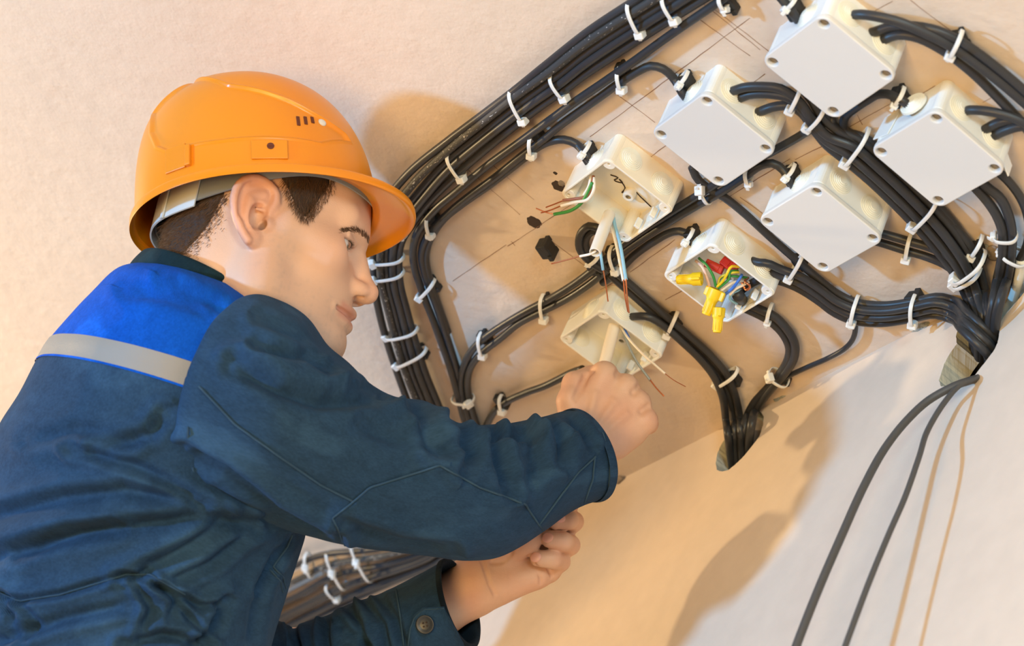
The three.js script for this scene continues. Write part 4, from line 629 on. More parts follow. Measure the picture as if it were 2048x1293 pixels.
{
  const hairDark = M({ color: rgb(56, 41, 31), roughness: 0.7 }), hairMid = M({ color: rgb(112, 84, 64), roughness: 0.6 });
  const shell = netMesh((x, y, z) => { const q = polyDist(x, y, hairPoly), t = lerp(-0.003, 0.0022, sstep(-0.002, 0.010, q)); return headF(x, y, z) - t; }, V3(-0.115, -0.07, -0.09), V3(0.07, 0.15, 0.09), 0.0022);
  shell.setAttribute('uv', new THREE.Float32BufferAttribute(new Float32Array(shell.attributes.position.count * 2), 2));
  part('hair', toRoom(hx(shell)), hairDark, person);
  // strands
  const skinG = netMesh(headF, V3(-0.115, -0.075, -0.0), V3(0.07, 0.11, 0.095), 0.004), p = skinG.attributes.position, nn = skinG.attributes.normal, list = [];
  for (let i = 0; i < p.count; i++) for (let k = 0; k < 7; k++) {
    const x = p.getX(i) + rr(-0.002, 0.002), y = p.getY(i) + rr(-0.002, 0.002), z = p.getZ(i) + rr(-0.0008, 0.0008); if (x > -0.036 && x < 0.008 && y < 0.053 && z > 0.068 + Math.max(0, -x) * 0.3) continue;
    const bc = clamp((x - 0.003) / 0.0985, -1, 1); if (y > lerp(0.014, 0.066, sstep(-1, 0.6, bc)) - 0.001) continue;
    const q = polyDist(x, y, hairPoly), nape = y < 0.01 && x < -0.03, lim = nape ? 0.014 : 0.004; if (rnd() > sstep(-lim, lim * 0.7, q)) continue;
    const n = V3(nn.getX(i), nn.getY(i), nn.getZ(i)), flow = x > 0 ? V3(-0.15, -1, 0.1) : V3(-0.35, -1, 0); const dir = n.clone().multiplyScalar(nape ? 0.55 : 0.42).add(flow.multiplyScalar(0.9)).add(V3(rr(-0.3, 0.3), rr(-0.25, 0.25), rr(-0.2, 0.2))).normalize();
    list.push([V3(x, y, z).addScaledVector(n, 0.0004), dir, (nape ? rr(0.004, 0.008) : rr(0.008, 0.016)) * sstep(-lim, 0.012, q + 0.004) + 0.002]);
  }
  const s = new THREE.ConeGeometry(0.00024, 1, 4, 1, true).translate(0, 0.5, 0), im = new THREE.InstancedMesh(s, M({ color: rgb(116, 86, 62), roughness: 0.5 }), list.length), inv = new THREE.Matrix4().makeBasis(CR, CU, CB).setPosition(0, CAM_Y, 0).premultiply(new THREE.Matrix4().makeTranslation(-BASE.x, -BASE.y, -BASE.z)).multiply(headM);
  list.forEach(([o, d, l], i) => im.setMatrixAt(i, new THREE.Matrix4().compose(o, new THREE.Quaternion().setFromUnitVectors(V3(0, 1, 0), d), V3(1, l, 1)).premultiply(inv)));
  im.name = 'hair_strands'; im.userData.kind = 'stuff'; shade(im); person.add(im);
  // eyebrows and lashes
  for (const sd of [1, -1]) {
    const bs = [], hi = headM.clone().invert(), ro = V3().applyMatrix4(hi), line = [[744, 500], [741, 484], [732, 470], [717, 461], [700, 459], [683, 463]];
    const march = (x, y) => { const d = C(x, y, 1).applyMatrix4(hi).sub(ro).normalize(); let t = 1.9; for (let i = 0; i < 60; i++) { const p = ro.clone().addScaledVector(d, t), q = headF(p.x, p.y, p.z); if (q < 1e-4) return p; t += q * 0.7; if (t > 2.5) break; } return null; };
    for (let i = 0; i < 420; i++) {
      const t = rnd(), q = t * 4.999, k = Math.floor(q), x = lerp(line[k][0], line[k + 1][0], q - k), y = lerp(line[k][1], line[k + 1][1], q - k), a = march(x - Math.abs(rr(0, 4)), y + (rnd() + rnd() - 1) * lerp(9, 4.5, t)); if (!a) continue; if (a.z < 0) continue; a.z *= sd;
      bs.push(along(new THREE.ConeGeometry(0.00021, rr(0.004, 0.0075), 4, 1).translate(0, 0.0024, 0), V3(-0.5 * t - 0.1, 0.42 - 0.75 * t + rr(-0.25, 0.25), sd * (0.75 + rr(-0.25, 0.25))).add(V3(0.12, 0, sd * 0.12)), a)); }
    part('eyebrow', toRoom(hx(merged(bs))), hairMid, person);
    const ls = []; for (let i = 0; i < 34; i++) { const t = i / 33, b = lerp(-0.6, 0.85, t); const a = V3(eyeC.x + 0.0138 * Math.cos(b * 0.9), eyeC.y + 0.0036 - 0.0012 * Math.abs(b), sd * (eyeC.z + 0.0135 * Math.sin(b))); ls.push(along(new THREE.ConeGeometry(0.00016, 0.0042, 4, 1).translate(0, 0.002, 0), V3(Math.cos(b), 0.18 + rr(-0.1, 0.1), sd * Math.sin(b)), a)); }
    part('eyelashes', toRoom(hx(merged(ls))), hairDark, person);
  }
}

// ---------------------------------------------------------------- jacket: lofts between outlines, with seams and folds pressed in
const clothTint = tex(1024, 1024, (u, v) => { const a = fbm(u, v, 5, 5, 150), b = fbm(u, v, 40, 4, 160), w = fbm(u, v, 220, 2, 170), f = sstep(0.58, 0.76, fbm(u, v, 7, 4, 180)); const k = 0.93 + 0.14 * (a - 0.5) + 0.14 * (b - 0.5) + 0.16 * (w - 0.5) + 0.12 * f; return [0.83 * k + 0.03 * f, 0.83 * k + 0.02 * f, 0.84 * k]; }, true, 2.6);
const clothBump = tex(512, 512, (u, v) => 0.5 + 0.16 * Math.sin((u + v) * 2 * Math.PI * 90) + 0.34 * (fbm(u, v, 100, 2, 190) - 0.5) + 0.3 * (fbm(u, v, 14, 3, 195) - 0.5), false, 9);
const cloth = (r, g, b, o = {}) => M({ color: rgb(r, g, b), map: clothTint, roughness: 1, specularIntensity: 0.25, bumpMap: clothBump, bumpScale: 0.0007, sheen: 0.22, sheenColor: new THREE.Color(0.22, 0.34, 0.46), sheenRoughness: 0.5, ...o });
const navyMat = cloth(54, 86, 118), blueMat = cloth(20, 104, 226, { sheenColor: new THREE.Color(0.2, 0.35, 0.7) }), stripeMat = M({ color: rgb(136, 132, 125), roughness: 0.55, bumpMap: clothBump, bumpScale: 0.0003 }), collarMat = cloth(34, 60, 70), seamMat = cloth(92, 130, 160), liningMat = cloth(30, 44, 58);
const segD = (x, y, pts) => { let best = 1e9, sg = 1; for (let i = 0; i < pts.length - 1; i++) { const [ax, ay] = pts[i], [bx, by] = pts[i + 1], ex = bx - ax, ey = by - ay, t = clamp(((x - ax) * ex + (y - ay) * ey) / (ex * ex + ey * ey), 0, 1), dx = x - ax - ex * t, dy = y - ay - ey * t, d = Math.hypot(dx, dy); if (d < best) { best = d; sg = ex * dy - ey * dx > 0 ? 1 : -1; } } return [best, sg, pts]; };
// rings: [ax, ay, bx, by, D, t, tx, ty]
function loft(rings, o) {
  const n = o.rows, k = o.cols, R = rings.length, P3 = [], W = k + 1;
  const ring = (s) => { const i = Math.min(Math.floor(s), R - 2), f = s - i, p0 = rings[Math.max(0, i - 1)], p1 = rings[i], p2 = rings[i + 1], p3 = rings[Math.min(R - 1, i + 2)]; return p1.map((_, q) => 0.5 * (2 * p1[q] + (p2[q] - p0[q]) * f + (2 * p0[q] - 5 * p1[q] + 4 * p2[q] - p3[q]) * f * f + (3 * p1[q] - p0[q] - 3 * p2[q] + p3[q]) * f * f * f)); };
  const s0 = o.from ?? 0, s1 = o.to ?? R - 1, px = [], len = [0];
  for (let i = 0; i <= n; i++) {
    const r = ring(lerp(s0, s1, i / n)), cx = (r[0] + r[2]) / 2, cy = (r[1] + r[3]) / 2;
    for (let j = 0; j <= k; j++) {
      const a = j / k * 2 * Math.PI, c = Math.cos(a), s = Math.sin(a), e = o.sq ?? 1, c2 = Math.sign(c) * Math.pow(Math.abs(c), e), s2 = Math.sign(s) * Math.pow(Math.abs(s), e), x = cx + c2 * (r[0] - cx) + s2 * r[6], y = cy + c2 * (r[1] - cy) + s2 * r[7];
      px.push([x, y, s]); P3.push(C(x, y, r[4] - s2 * r[5]));
    }
    if (i) len.push(len[i - 1] + P3[i * W + 5].distanceTo(P3[(i - 1) * W + 5]));
  }
  const N = P3.map((_, q) => { const i = Math.floor(q / W), j = q % W, a = P3[Math.min(n, i + 1) * W + j], b = P3[Math.max(0, i - 1) * W + j], c = P3[i * W + (j === k ? 1 : j + 1)], d = P3[i * W + (j === 0 ? k - 1 : j - 1)]; return V3().crossVectors(a.clone().sub(b), c.clone().sub(d)).normalize(); });
  const mid = Math.floor(n / 2) * W + Math.floor(k / 4); if (N[mid].z < 0) N.forEach((v) => v.negate());
  const pos = [], uv = [], idx = [];
  for (let q = 0; q < P3.length; q++) {
    const [x, y, s] = px[q], front = sstep(o.sil ?? -0.2, (o.sil ?? -0.2) + 0.45, s); let d = o.lift ?? 0;
    if (front > 0) for (const f of o.folds ?? []) { if (x < f.bb[0] || x > f.bb[1] || y < f.bb[2] || y > f.bb[3]) continue; const [ds, sg] = segD(x, y, f.pts), w = f.w, z = ds * sg;
      const end = Math.min(Math.hypot(x - f.pts[0][0], y - f.pts[0][1]), Math.hypot(x - f.pts.at(-1)[0], y - f.pts.at(-1)[1])), tp = f.seam ? 1 : sstep(0, w * 3, end + w * 0.4);
      d += front * tp * (f.seam || f.ridge ? f.amp : f.amp * 1.7) * (f.ridge ? Math.exp(-((z / w) ** 2)) : -Math.exp(-((z / w) ** 2)) + 0.8 * Math.exp(-(((z - (f.side ?? 1) * 1.7 * w) / (w * 1.1)) ** 2)) + 0.35 * Math.exp(-(((z + (f.side ?? 1) * 1.7 * w) / (w * 1.2)) ** 2))); }
    const p = P3[q]; d += (o.rough ?? 0.0022) * n3(p.x * 16, p.y * 16, p.z * 16, 8) + (o.rough ?? 0.0022) * 0.4 * n3(p.x * 45, p.y * 45, p.z * 45, 12);
    const e = o.edge ? o.edge(x, y, s, q % W, Math.floor(q / W)) : 0; d += e;
    const v = p.clone().addScaledVector(N[q], d); pos.push(v.x, v.y, v.z); uv.push((q % W) / k * 0.9, len[Math.floor(q / W)]);
  }
  const flip = o.flip;
  for (let i = 0; i < n; i++) for (let j = 0; j < k; j++) { const a = i * W + j, b = a + W; flip ? idx.push(a, b, a + 1, a + 1, b, b + 1) : idx.push(a, a + 1, b, a + 1, b + 1, b); }
  const g = new THREE.BufferGeometry(); g.setAttribute('position', new THREE.Float32BufferAttribute(pos, 3)); g.setAttribute('uv', new THREE.Float32BufferAttribute(uv, 2)); g.setIndex(idx); g.computeVertexNormals();
  // close the shading seam
  const nm = g.attributes.normal; for (let i = 0; i <= n; i++) { const a = i * W, b = a + k, v = V3().fromBufferAttribute(nm, a).add(V3().fromBufferAttribute(nm, b)).normalize(); nm.setXYZ(a, v.x, v.y, v.z); nm.setXYZ(b, v.x, v.y, v.z); }
  const v = V3().fromBufferAttribute(nm, mid); if (v.z < 0) { for (let i = 0; i < idx.length; i += 3) { const t = idx[i]; idx[i] = idx[i + 1]; idx[i + 1] = t; } g.setIndex(idx); for (let i = 0; i < nm.count; i++) nm.setXYZ(i, -nm.getX(i), -nm.getY(i), -nm.getZ(i)); }
  g.userData = { px, pos, k, n };
  return g;
}
const fold = (amp, w, side, ...pts) => { const m = w * 4 + 4, xs = pts.map((p) => p[0]), ys = pts.map((p) => p[1]); return { amp, w, side, pts, bb: [Math.min(...xs) - m, Math.max(...xs) + m, Math.min(...ys) - m, Math.max(...ys) + m] }; };
const seamF = (...pts) => ({ ...fold(0.0005, 4, 1, ...pts), seam: true });
const ridge = (amp, w, ...pts) => ({ ...fold(amp, w, 1, ...pts), ridge: true });
// point on the near side of a loft at a place on the photograph
function drape(g, x, y, lift) { const { px, pos } = g.userData; const bd = [1e9, 1e9, 1e9, 1e9], bq = [0, 0, 0, 0]; for (let q = 0; q < px.length; q++) { if (px[q][2] < -0.05) continue; const z = -pos[q * 3 + 2], d = (1024 + F * pos[q * 3] / z - x) ** 2 + (646.5 - F * pos[q * 3 + 1] / z - y) ** 2; if (d < bd[3]) { let m = 3; while (m > 0 && bd[m - 1] > d) { bd[m] = bd[m - 1]; bq[m] = bq[m - 1]; m--; } bd[m] = d; bq[m] = q; } }
  let bw = 0, sz = 0; for (let m = 0; m < 4; m++) { const w = 1 / (bd[m] + 1); bw += w; sz += w * pos[bq[m] * 3 + 2]; } const D = -(sz / bw) - lift; return C(x, y, D); }
const seamTube = (g, pts, r = 0.0009, lift = 0.0014) => { const out = []; for (let i = 0; i < pts.length - 1; i++) { const [a, b] = [pts[i], pts[i + 1]], m = Math.max(2, Math.round(Math.hypot(a[0] - b[0], a[1] - b[1]) / 14)); for (let q = 0; q < m; q++) out.push(drape(g, lerp(a[0], b[0], q / m), lerp(a[1], b[1], q / m), lift)); } out.push(drape(g, ...pts.at(-1), lift)); return toRoom(tube(out, r, { k: 6, step: 0.005 })); };

const torsoR = [
  [-235, 2000, 410, 1830, 2.07, 0.155, -10, -20], [-190, 1760, 460, 1640, 2.075, 0.152, -10, -20],
  [-150, 1560, 505, 1480, 2.08, 0.15, -10, -20], [-130, 1400, 522, 1390, 2.08, 0.15, -10, -22], [-110, 1260, 546, 1285, 2.085, 0.15, -10, -26], [-85, 1120, 574, 1190, 2.09, 0.15, -10, -32], [-50, 975, 598, 1112, 2.09, 0.15, -10, -38],
  [-5, 865, 612, 1052, 2.09, 0.15, -10, -44], [38, 790, 618, 985, 2.09, 0.148, -10, -48], [74, 722, 622, 900, 2.09, 0.145, -10, -50], [97, 682, 622, 845, 2.09, 0.143, -10, -50], [150, 620, 610, 760, 2.09, 0.135, -10, -46], [195, 575, 590, 690, 2.10, 0.12, -10, -40], [232, 546, 560, 640, 2.105, 0.10, -12, -32], [262, 536, 525, 606, 2.11, 0.078, -14, -26],
];
const torsoFolds = [
  fold(0.005, 16, -1, [-40, 1040], [126, 996], [252, 983], [377, 1006], [430, 1020]), fold(0.006, 18, -1, [-60, 1130], [94, 1084], [239, 1058], [380, 1038], [470, 1034]), fold(0.004, 12, 1, [150, 900], [260, 930], [340, 965], [400, 1000]), fold(0.004, 14, -1, [40, 1110], [150, 1062], [230, 1056]),
  fold(0.006, 16, 1, [520, 1048], [453, 1046], [352, 1110], [252, 1159]), fold(0.004, 12, -1, [500, 1060], [420, 1130], [330, 1170]), fold(0.004, 14, 1, [330, 830], [300, 870], [200, 900]), fold(0.003, 16, 1, [60, 880], [160, 860], [260, 880]),
  fold(0.004, 8, 1, [-20, 1178], [38, 1203], [120, 1190], [252, 1150], [300, 1150]), fold(0.003, 7, -1, [252, 1150], [330, 1180], [380, 1240], [420, 1293]), fold(0.004, 9, 1, [290, 1150], [350, 1200], [340, 1240]), fold(0.004, 8, -1, [310, 1165], [400, 1215], [450, 1200]), fold(0.004, 8, 1, [0, 1190], [30, 1230], [20, 1260]), fold(0.003, 8, 1, [40, 1200], [70, 1240], [50, 1290]), fold(0.004, 9, 1, [270, 1160], [300, 1220], [280, 1270]), fold(0.005, 14, 1, [-20, 1290], [120, 1240], [260, 1210]), fold(0.005, 12, -1, [250, 1293], [330, 1270], [400, 1290]), fold(0.006, 14, 1, [450, 1200], [430, 1250], [380, 1310]),
  fold(0.003, 12, -1, [560, 1080], [520, 1170], [500, 1293]), fold(0.003, 10, 1, [585, 1071], [541, 1140], [520, 1180]), seamF([547, 1134], [566, 1155], [572, 1178]), seamF([540, 1140], [560, 1162], [566, 1185]), seamF([585, 1071], [575, 1095], [547, 1134]), seamF([-20, 1178], [38, 1203], [120, 1190], [252, 1150], [300, 1150], [370, 1190]),
  fold(0.003, 18, 1, [260, 580], [330, 590], [420, 620]), fold(0.002, 14, 1, [330, 560], [420, 600], [470, 640]),
];
const TO = { cols: 300, folds: torsoFolds };
const torsoG = loft(torsoR, { ...TO, rows: 300, from: 0, to: 9 });
const torsoCopy = { userData: torsoG.userData };
const jacket = part('jacket', toRoom(torsoG), navyMat, person);
const stripeG = loft(torsoR, { ...TO, rows: 26, from: 9, to: 10, lift: 0.0008 }); part('reflective_stripe', toRoom(stripeG), stripeMat, jacket, 'grey reflective stripe');
part('piping', toRoom(loft(torsoR, { ...TO, rows: 4, from: 8.93, to: 9.0, lift: 0.0010 })), blueMat, jacket, 'thin blue piping');
const yokeG = loft(torsoR, { ...TO, rows: 110, from: 10, to: 14 }); const yokeCopy = { userData: yokeG.userData }; part('yoke', toRoom(yokeG), blueMat, jacket, 'bright blue yoke');
const collarR = [[262, 545, 524, 612, 2.11, 0.074, -18, -24], [266, 533, 520, 602, 2.11, 0.074, -18, -28], [284, 517, 522, 616, 2.11, 0.073, -16, -40], [292, 515, 516, 612, 2.11, 0.069, -15, -38], [294, 524, 512, 612, 2.11, 0.066, -14, -30], [290, 545, 506, 614, 2.11, 0.064, -12, -20]];
part('collar', toRoom(loft(collarR, { rows: 40, cols: 160, rough: 0.001, lift: 0.002 })), collarMat, jacket, 'dark stand-up collar');
const sleeveR = [
  [536, 602, 424, 988, 2.050, 0.082, -84, -25],
  [528, 592, 412, 1000, 2.03, 0.097, -100, -25], [572, 611, 452, 1022, 2.022, 0.102, -70, -12], [612, 640, 524, 1046, 2.02, 0.102, -40, 0], [650, 690, 602, 1068, 2.03, 0.097, -16, 5], [694, 725, 672, 1084, 2.04, 0.092, 0, 5], [740, 770, 738, 1096, 2.05, 0.087, 6, 4],
  [792, 797, 804, 1104, 2.062, 0.082, 10, 2], [852, 808, 874, 1112, 2.075, 0.077, 16, 0], [896, 842, 935, 1117, 2.093, 0.072, 24, 0], [932, 853, 986, 1113, 2.115, 0.068, 32, 0], [986, 850, 1036, 1092, 2.145, 0.064, 36, 0], [1040, 844, 1086, 1060, 2.165, 0.061, 38, -2], [1090, 836, 1130, 1030, 2.185, 0.058, 42, -2], [1125, 828, 1165, 1011, 2.203, 0.055, 46, 0], [1150, 823, 1192, 1001, 2.214, 0.052, 52, 4],
];
const sleeveFolds = [
  seamF([375, 752], [400, 776], [470, 850], [560, 915], [640, 970], [706, 1004]), seamF([665, 1037], [700, 1010], [740, 976], [880, 932], [960, 976], [1050, 1009], [1086, 1062]), seamF([665, 1037], [676, 1060], [690, 1092]), seamF([1079, 1050], [1156, 947], [1192, 914]), seamF([1190, 914], [1186, 960], [1170, 1004]), seamF([1205, 866], [1222, 920], [1218, 980]),
  fold(0.005, 13, 1, [515, 700], [560, 708], [610, 714], [650, 745]), fold(0.007, 17, -1, [470, 735], [560, 780], [640, 805], [700, 800], [778, 800]), fold(0.003, 14, 1, [520, 640], [580, 668], [630, 700]), fold(0.006, 12, -1, [778, 800], [760, 780], [700, 770]),
  fold(0.006, 15, -1, [373, 900], [450, 940], [550, 1020], [671, 1078]), fold(0.005, 16, 1, [430, 990], [520, 1035], [620, 1068]), fold(0.004, 16, -1, [690, 1050], [800, 1085], [900, 1100]),
  fold(0.006, 14, 1, [902, 850], [925, 890], [941, 911], [925, 945]), fold(0.007, 13, -1, [985, 872], [978, 890], [996, 933], [1013, 980]), fold(0.005, 13, 1, [955, 862], [1020, 884], [1060, 872]), fold(0.005, 14, -1, [1035, 850], [1062, 890], [1066, 940]), fold(0.004, 12, 1, [1090, 842], [1120, 880], [1126, 930]), fold(0.004, 10, -1, [1130, 838], [1160, 860], [1180, 890]), fold(0.005, 18, 1, [820, 800], [850, 860], [870, 900]), fold(0.004, 16, -1, [840, 880], [880, 905], [930, 900]), fold(0.003, 18, 1, [1010, 980], [1060, 960], [1120, 900]), fold(0.003, 14, -1, [720, 850], [780, 880], [850, 890]),
  ridge(0.0018, 60, [740, 1050], [860, 985], [990, 1050]),
];
const sleeveG = loft(sleeveR, { sil: 0.04, rows: 330, cols: 240, folds: sleeveFolds, rough: 0.003, lift: 0.001 });
const sleeveCopy = { userData: sleeveG.userData };
part('sleeve', toRoom(sleeveG), navyMat, jacket);
part('cuff_hem', toRoom(loft([[1143, 822, 1184, 1004, 2.208, 0.054, 52, 4], [1150, 820, 1193, 1004, 2.214, 0.054, 54, 4], [1155, 822, 1197, 1001, 2.217, 0.053, 54, 4], [1153, 826, 1194, 996, 2.216, 0.050, 52, 4], [1120, 836, 1160, 1000, 2.198, 0.048, 44, 2]], { rows: 24, cols: 200, rough: 0.0012, lift: 0.001 })), navyMat, jacket, 'frayed cuff hem');
for (const s of sleeveFolds.filter((f) => f.seam)) part('seam', seamTube(sleeveCopy, s.pts, 0.0010, 0.0016), seamMat, jacket);
part('seam', seamTube(sleeveCopy, [[529, 594], [480, 604], [440, 630], [408, 675], [386, 720], [373, 770], [367, 830], [367, 900], [380, 950], [406, 998]].map((p) => [p[0] + 9, p[1]]), 0.0011, 0.0022), seamMat, jacket);
for (const s of torsoFolds.filter((f) => f.seam)) part('seam', seamTube(torsoCopy, s.pts, 0.0008), seamMat, jacket);
const farR = [[330, 1150, 420, 1420, 2.31, 0.07, -20, 0], [480, 1212, 540, 1430, 2.30, 0.066, -20, 0], [568, 1246, 620, 1432, 2.285, 0.062, -22, 0], [588, 1256, 655, 1432, 2.278, 0.06, -22, 0], [612, 1243, 690, 1430, 2.272, 0.06, -22, 0], [655, 1233, 745, 1420, 2.264, 0.058, -24, 0], [698, 1212, 800, 1398, 2.256, 0.056, -24, 0], [766, 1188, 856, 1370, 2.245, 0.054, -26, 0], [830, 1154, 905, 1334, 2.235, 0.052, -27, 0], [868, 1134, 930, 1308, 2.229, 0.050, -28, 2], [891, 1120, 944, 1296, 2.226, 0.050, -29, 4]];
const farFolds = [fold(0.006, 9, 1, [583, 1257], [592, 1290], [600, 1320]), fold(0.005, 9, 1, [655, 1232], [650, 1270], [655, 1320]), fold(0.006, 9, -1, [698, 1214], [720, 1250], [740, 1300]), fold(0.004, 9, 1, [760, 1195], [790, 1240], [810, 1300]), fold(0.004, 10, -1, [690, 1260], [740, 1290], [760, 1320]), seamF([792, 1178], [800, 1230], [808, 1293]), fold(0.003, 8, 1, [730, 1205], [770, 1250], [775, 1300])];
const farG = loft(farR, { sil: 0.04, rows: 180, cols: 150, folds: farFolds, rough: 0.0025 }), farCopy = { userData: farG.userData };
part('sleeve', toRoom(farG), navyMat, jacket);
part('cuff_hem', toRoom(loft([[884, 1121, 938, 1300, 2.228, 0.0515, -29, 4], [891, 1118, 945, 1298, 2.226, 0.0515, -29, 4], [894, 1121, 947, 1293, 2.225, 0.050, -29, 4], [890, 1127, 940, 1290, 2.227, 0.047, -27, 4], [850, 1150, 905, 1310, 2.24, 0.045, -26, 2]], { rows: 24, cols: 160, rough: 0.001, lift: 0.0005 })), liningMat, jacket, 'frayed far cuff');
part('seam', seamTube(farCopy, [[792, 1180], [800, 1230], [808, 1292]], 0.0009), seamMat, jacket);
{ // buttoned tab on the far cuff
  const top = [[812, 1300], [817, 1260], [826, 1232], [845, 1215], [889, 1214]], bot = [[936, 1316], [934, 1306], [931, 1294], [920, 1274], [890, 1219]], at5 = (l, t) => { const q = t * 4, i = Math.min(3, Math.floor(q)), f = q - i; return [lerp(l[i][0], l[i + 1][0], f), lerp(l[i][1], l[i + 1][1], f)]; }, pos = [], idx = [], n = 22, uv = [];
  for (const face of [0, 1]) for (let i = 0; i <= n; i++) for (let j = 0; j <= n; j++) { const a = at5(top, i / n), b = at5(bot, i / n), x = lerp(a[0], b[0], j / n), y = lerp(a[1], b[1], j / n), e = Math.min(i, n - i, j, n - j) / n, p = drape(farCopy, x, y, face ? 0.0008 : 0.0026 + 0.0012 * sstep(0.0, 0.06, e) * sstep(0.14, 0.08, e) + 0.001); pos.push(p.x, p.y, p.z); uv.push(i / n * 0.06, j / n * 0.05); }
  const w = n + 1, o2 = w * w; for (let i = 0; i < n; i++) for (let j = 0; j < n; j++) { const a = i * w + j; idx.push(a, a + w, a + 1, a + 1, a + w, a + w + 1, o2 + a, o2 + a + 1, o2 + a + w, o2 + a + 1, o2 + a + w + 1, o2 + a + w); }
  for (let i = 0; i < n; i++) for (const [a, b] of [[i, i + 1], [n * w + i + 1, n * w + i], [(i + 1) * w, i * w], [i * w + n, (i + 1) * w + n]]) idx.push(a, b, o2 + a, b, o2 + b, o2 + a);
  const g = new THREE.BufferGeometry(); g.setAttribute('position', new THREE.Float32BufferAttribute(pos, 3)); g.setAttribute('uv', new THREE.Float32BufferAttribute(uv, 2)); g.setIndex(idx); g.computeVertexNormals();
  part('cuff_tab', toRoom(g), navyMat, jacket);
  part('seam', seamTube(farCopy, [[816, 1292], [821, 1258], [830, 1235], [848, 1220], [888, 1218]], 0.0007, 0.0042), seamMat, jacket);
  const prof = [[0, -0.0008], [0.0050, -0.0008], [0.0056, 0.0002], [0.0080, 0.0004], [0.0092, 0.0012], [0.0090, -0.0012], [0, -0.0020]].map((p) => new THREE.Vector2(...p)).reverse();
  const disc = new THREE.LatheGeometry(prof, 36), c = drape(farCopy, 850, 1250, 0.0062), dir = V3(-0.25, 0.05, 0.95);
  const holes = []; for (const [x, y] of [[-0.0017, -0.0017], [0.0017, -0.0017], [0.0017, 0.0017], [-0.0017, 0.0017]]) holes.push(new THREE.CylinderGeometry(0.0009, 0.0009, 0.0012, 10).translate(x, -0.0003, y));
  part('button', toRoom(along(disc, dir, c)), M({ color: rgb(58, 62, 68), roughness: 0.4 }), jacket, 'dark four-hole button');
  part('button_hole_shade', toRoom(along(merged(holes), dir, c)), holeShadeAndInk, jacket);  // dark plugs stand in for the shade inside the holes
}

// ---------------------------------------------------------------- below the frame: trousers, boots and the platform he stands on
{
  const down = V3(-0.355173, -0.730942, 0.582732), rt = V3(0.62, -0.1, 0.78).normalize(), fw = V3().crossVectors(down, rt).normalize(), hip = C(90, 1900, 2.07), ops = [['+', capsule(hip.clone().addScaledVector(rt, 0.09), hip.clone().addScaledVector(rt, -0.09), 0.13), 0.05]], bops = [];
  for (const sd of [1, -1]) { const h = hip.clone().addScaledVector(rt, sd * 0.10), k = h.clone().addScaledVector(down, 0.40).addScaledVector(fw, 0.04 * sd), f = h.clone().addScaledVector(down, 0.80); ops.push(['+', chainF([h, k, f], [0.10, 0.085, 0.078]), 0.04]); bops.push(['+', capsule(f.clone().addScaledVector(down, 0.02), f.clone().addScaledVector(down, 0.075), 0.055, 0.05), 0.03], ['+', capsule(f.clone().addScaledVector(down, 0.085), f.clone().addScaledVector(down, 0.085).addScaledVector(fw, -0.17), 0.048, 0.043), 0.03]); }
  const box = (l, m, h) => { const b = new THREE.Box3(); for (const o of l) { const q = o[1].b; b.expandByPoint(V3(q[0] - q[3], q[1] - q[3], q[2] - q[3])); b.expandByPoint(V3(q[0] + q[3], q[1] + q[3], q[2] + q[3])); } const g = netMesh(field(l), b.min.addScalar(-0.02), b.max.addScalar(0.02), h), n = g.attributes.position, u = []; for (let i = 0; i < n.count; i++) u.push(n.getY(i) * 1.1 + n.getZ(i) * 0.3, n.getX(i) - n.getZ(i)); g.setAttribute('uv', new THREE.Float32BufferAttribute(u, 2)); return toRoom(g); };
  part('trousers', box(ops, 0, 0.012), navyMat, person); part('boots', box(bops, 0, 0.010), mountMat, person);
  const ft = cam(...hip.clone().addScaledVector(down, 0.935).toArray()), deckY = ft.y, plank = M({ color: rgb(176, 142, 100), roughness: 0.8, bumpMap: plasterBump, bumpScale: 0.001 });
  const t = thing('work_platform', 'low wooden work platform under the boots of the worker', 'platform', V3(Math.min(ft.x, 0.5), 0, ft.z)), steel = M({ color: rgb(140, 146, 150), roughness: 0.4, metalness: 0.8 });
  for (let i = 0; i < 4; i++) part('plank', rbox(0.17, 0.03, 1.1, 0.004, 2).translate(-0.27 + i * 0.18, deckY - 0.016, 0), plank, t);
  for (const [x, z] of [[-0.3, -0.5], [0.3, -0.5], [-0.3, 0.5], [0.3, 0.5]]) part('leg', new THREE.CylinderGeometry(0.02, 0.02, deckY - 0.03, 16).translate(x, (deckY - 0.03) / 2, z), steel, t);
  for (const z of [-0.5, 0.5]) part('cross_bar', new THREE.CylinderGeometry(0.015, 0.015, 0.6, 12).rotateZ(Math.PI / 2).translate(0, deckY - 0.06, z), steel, t);
}

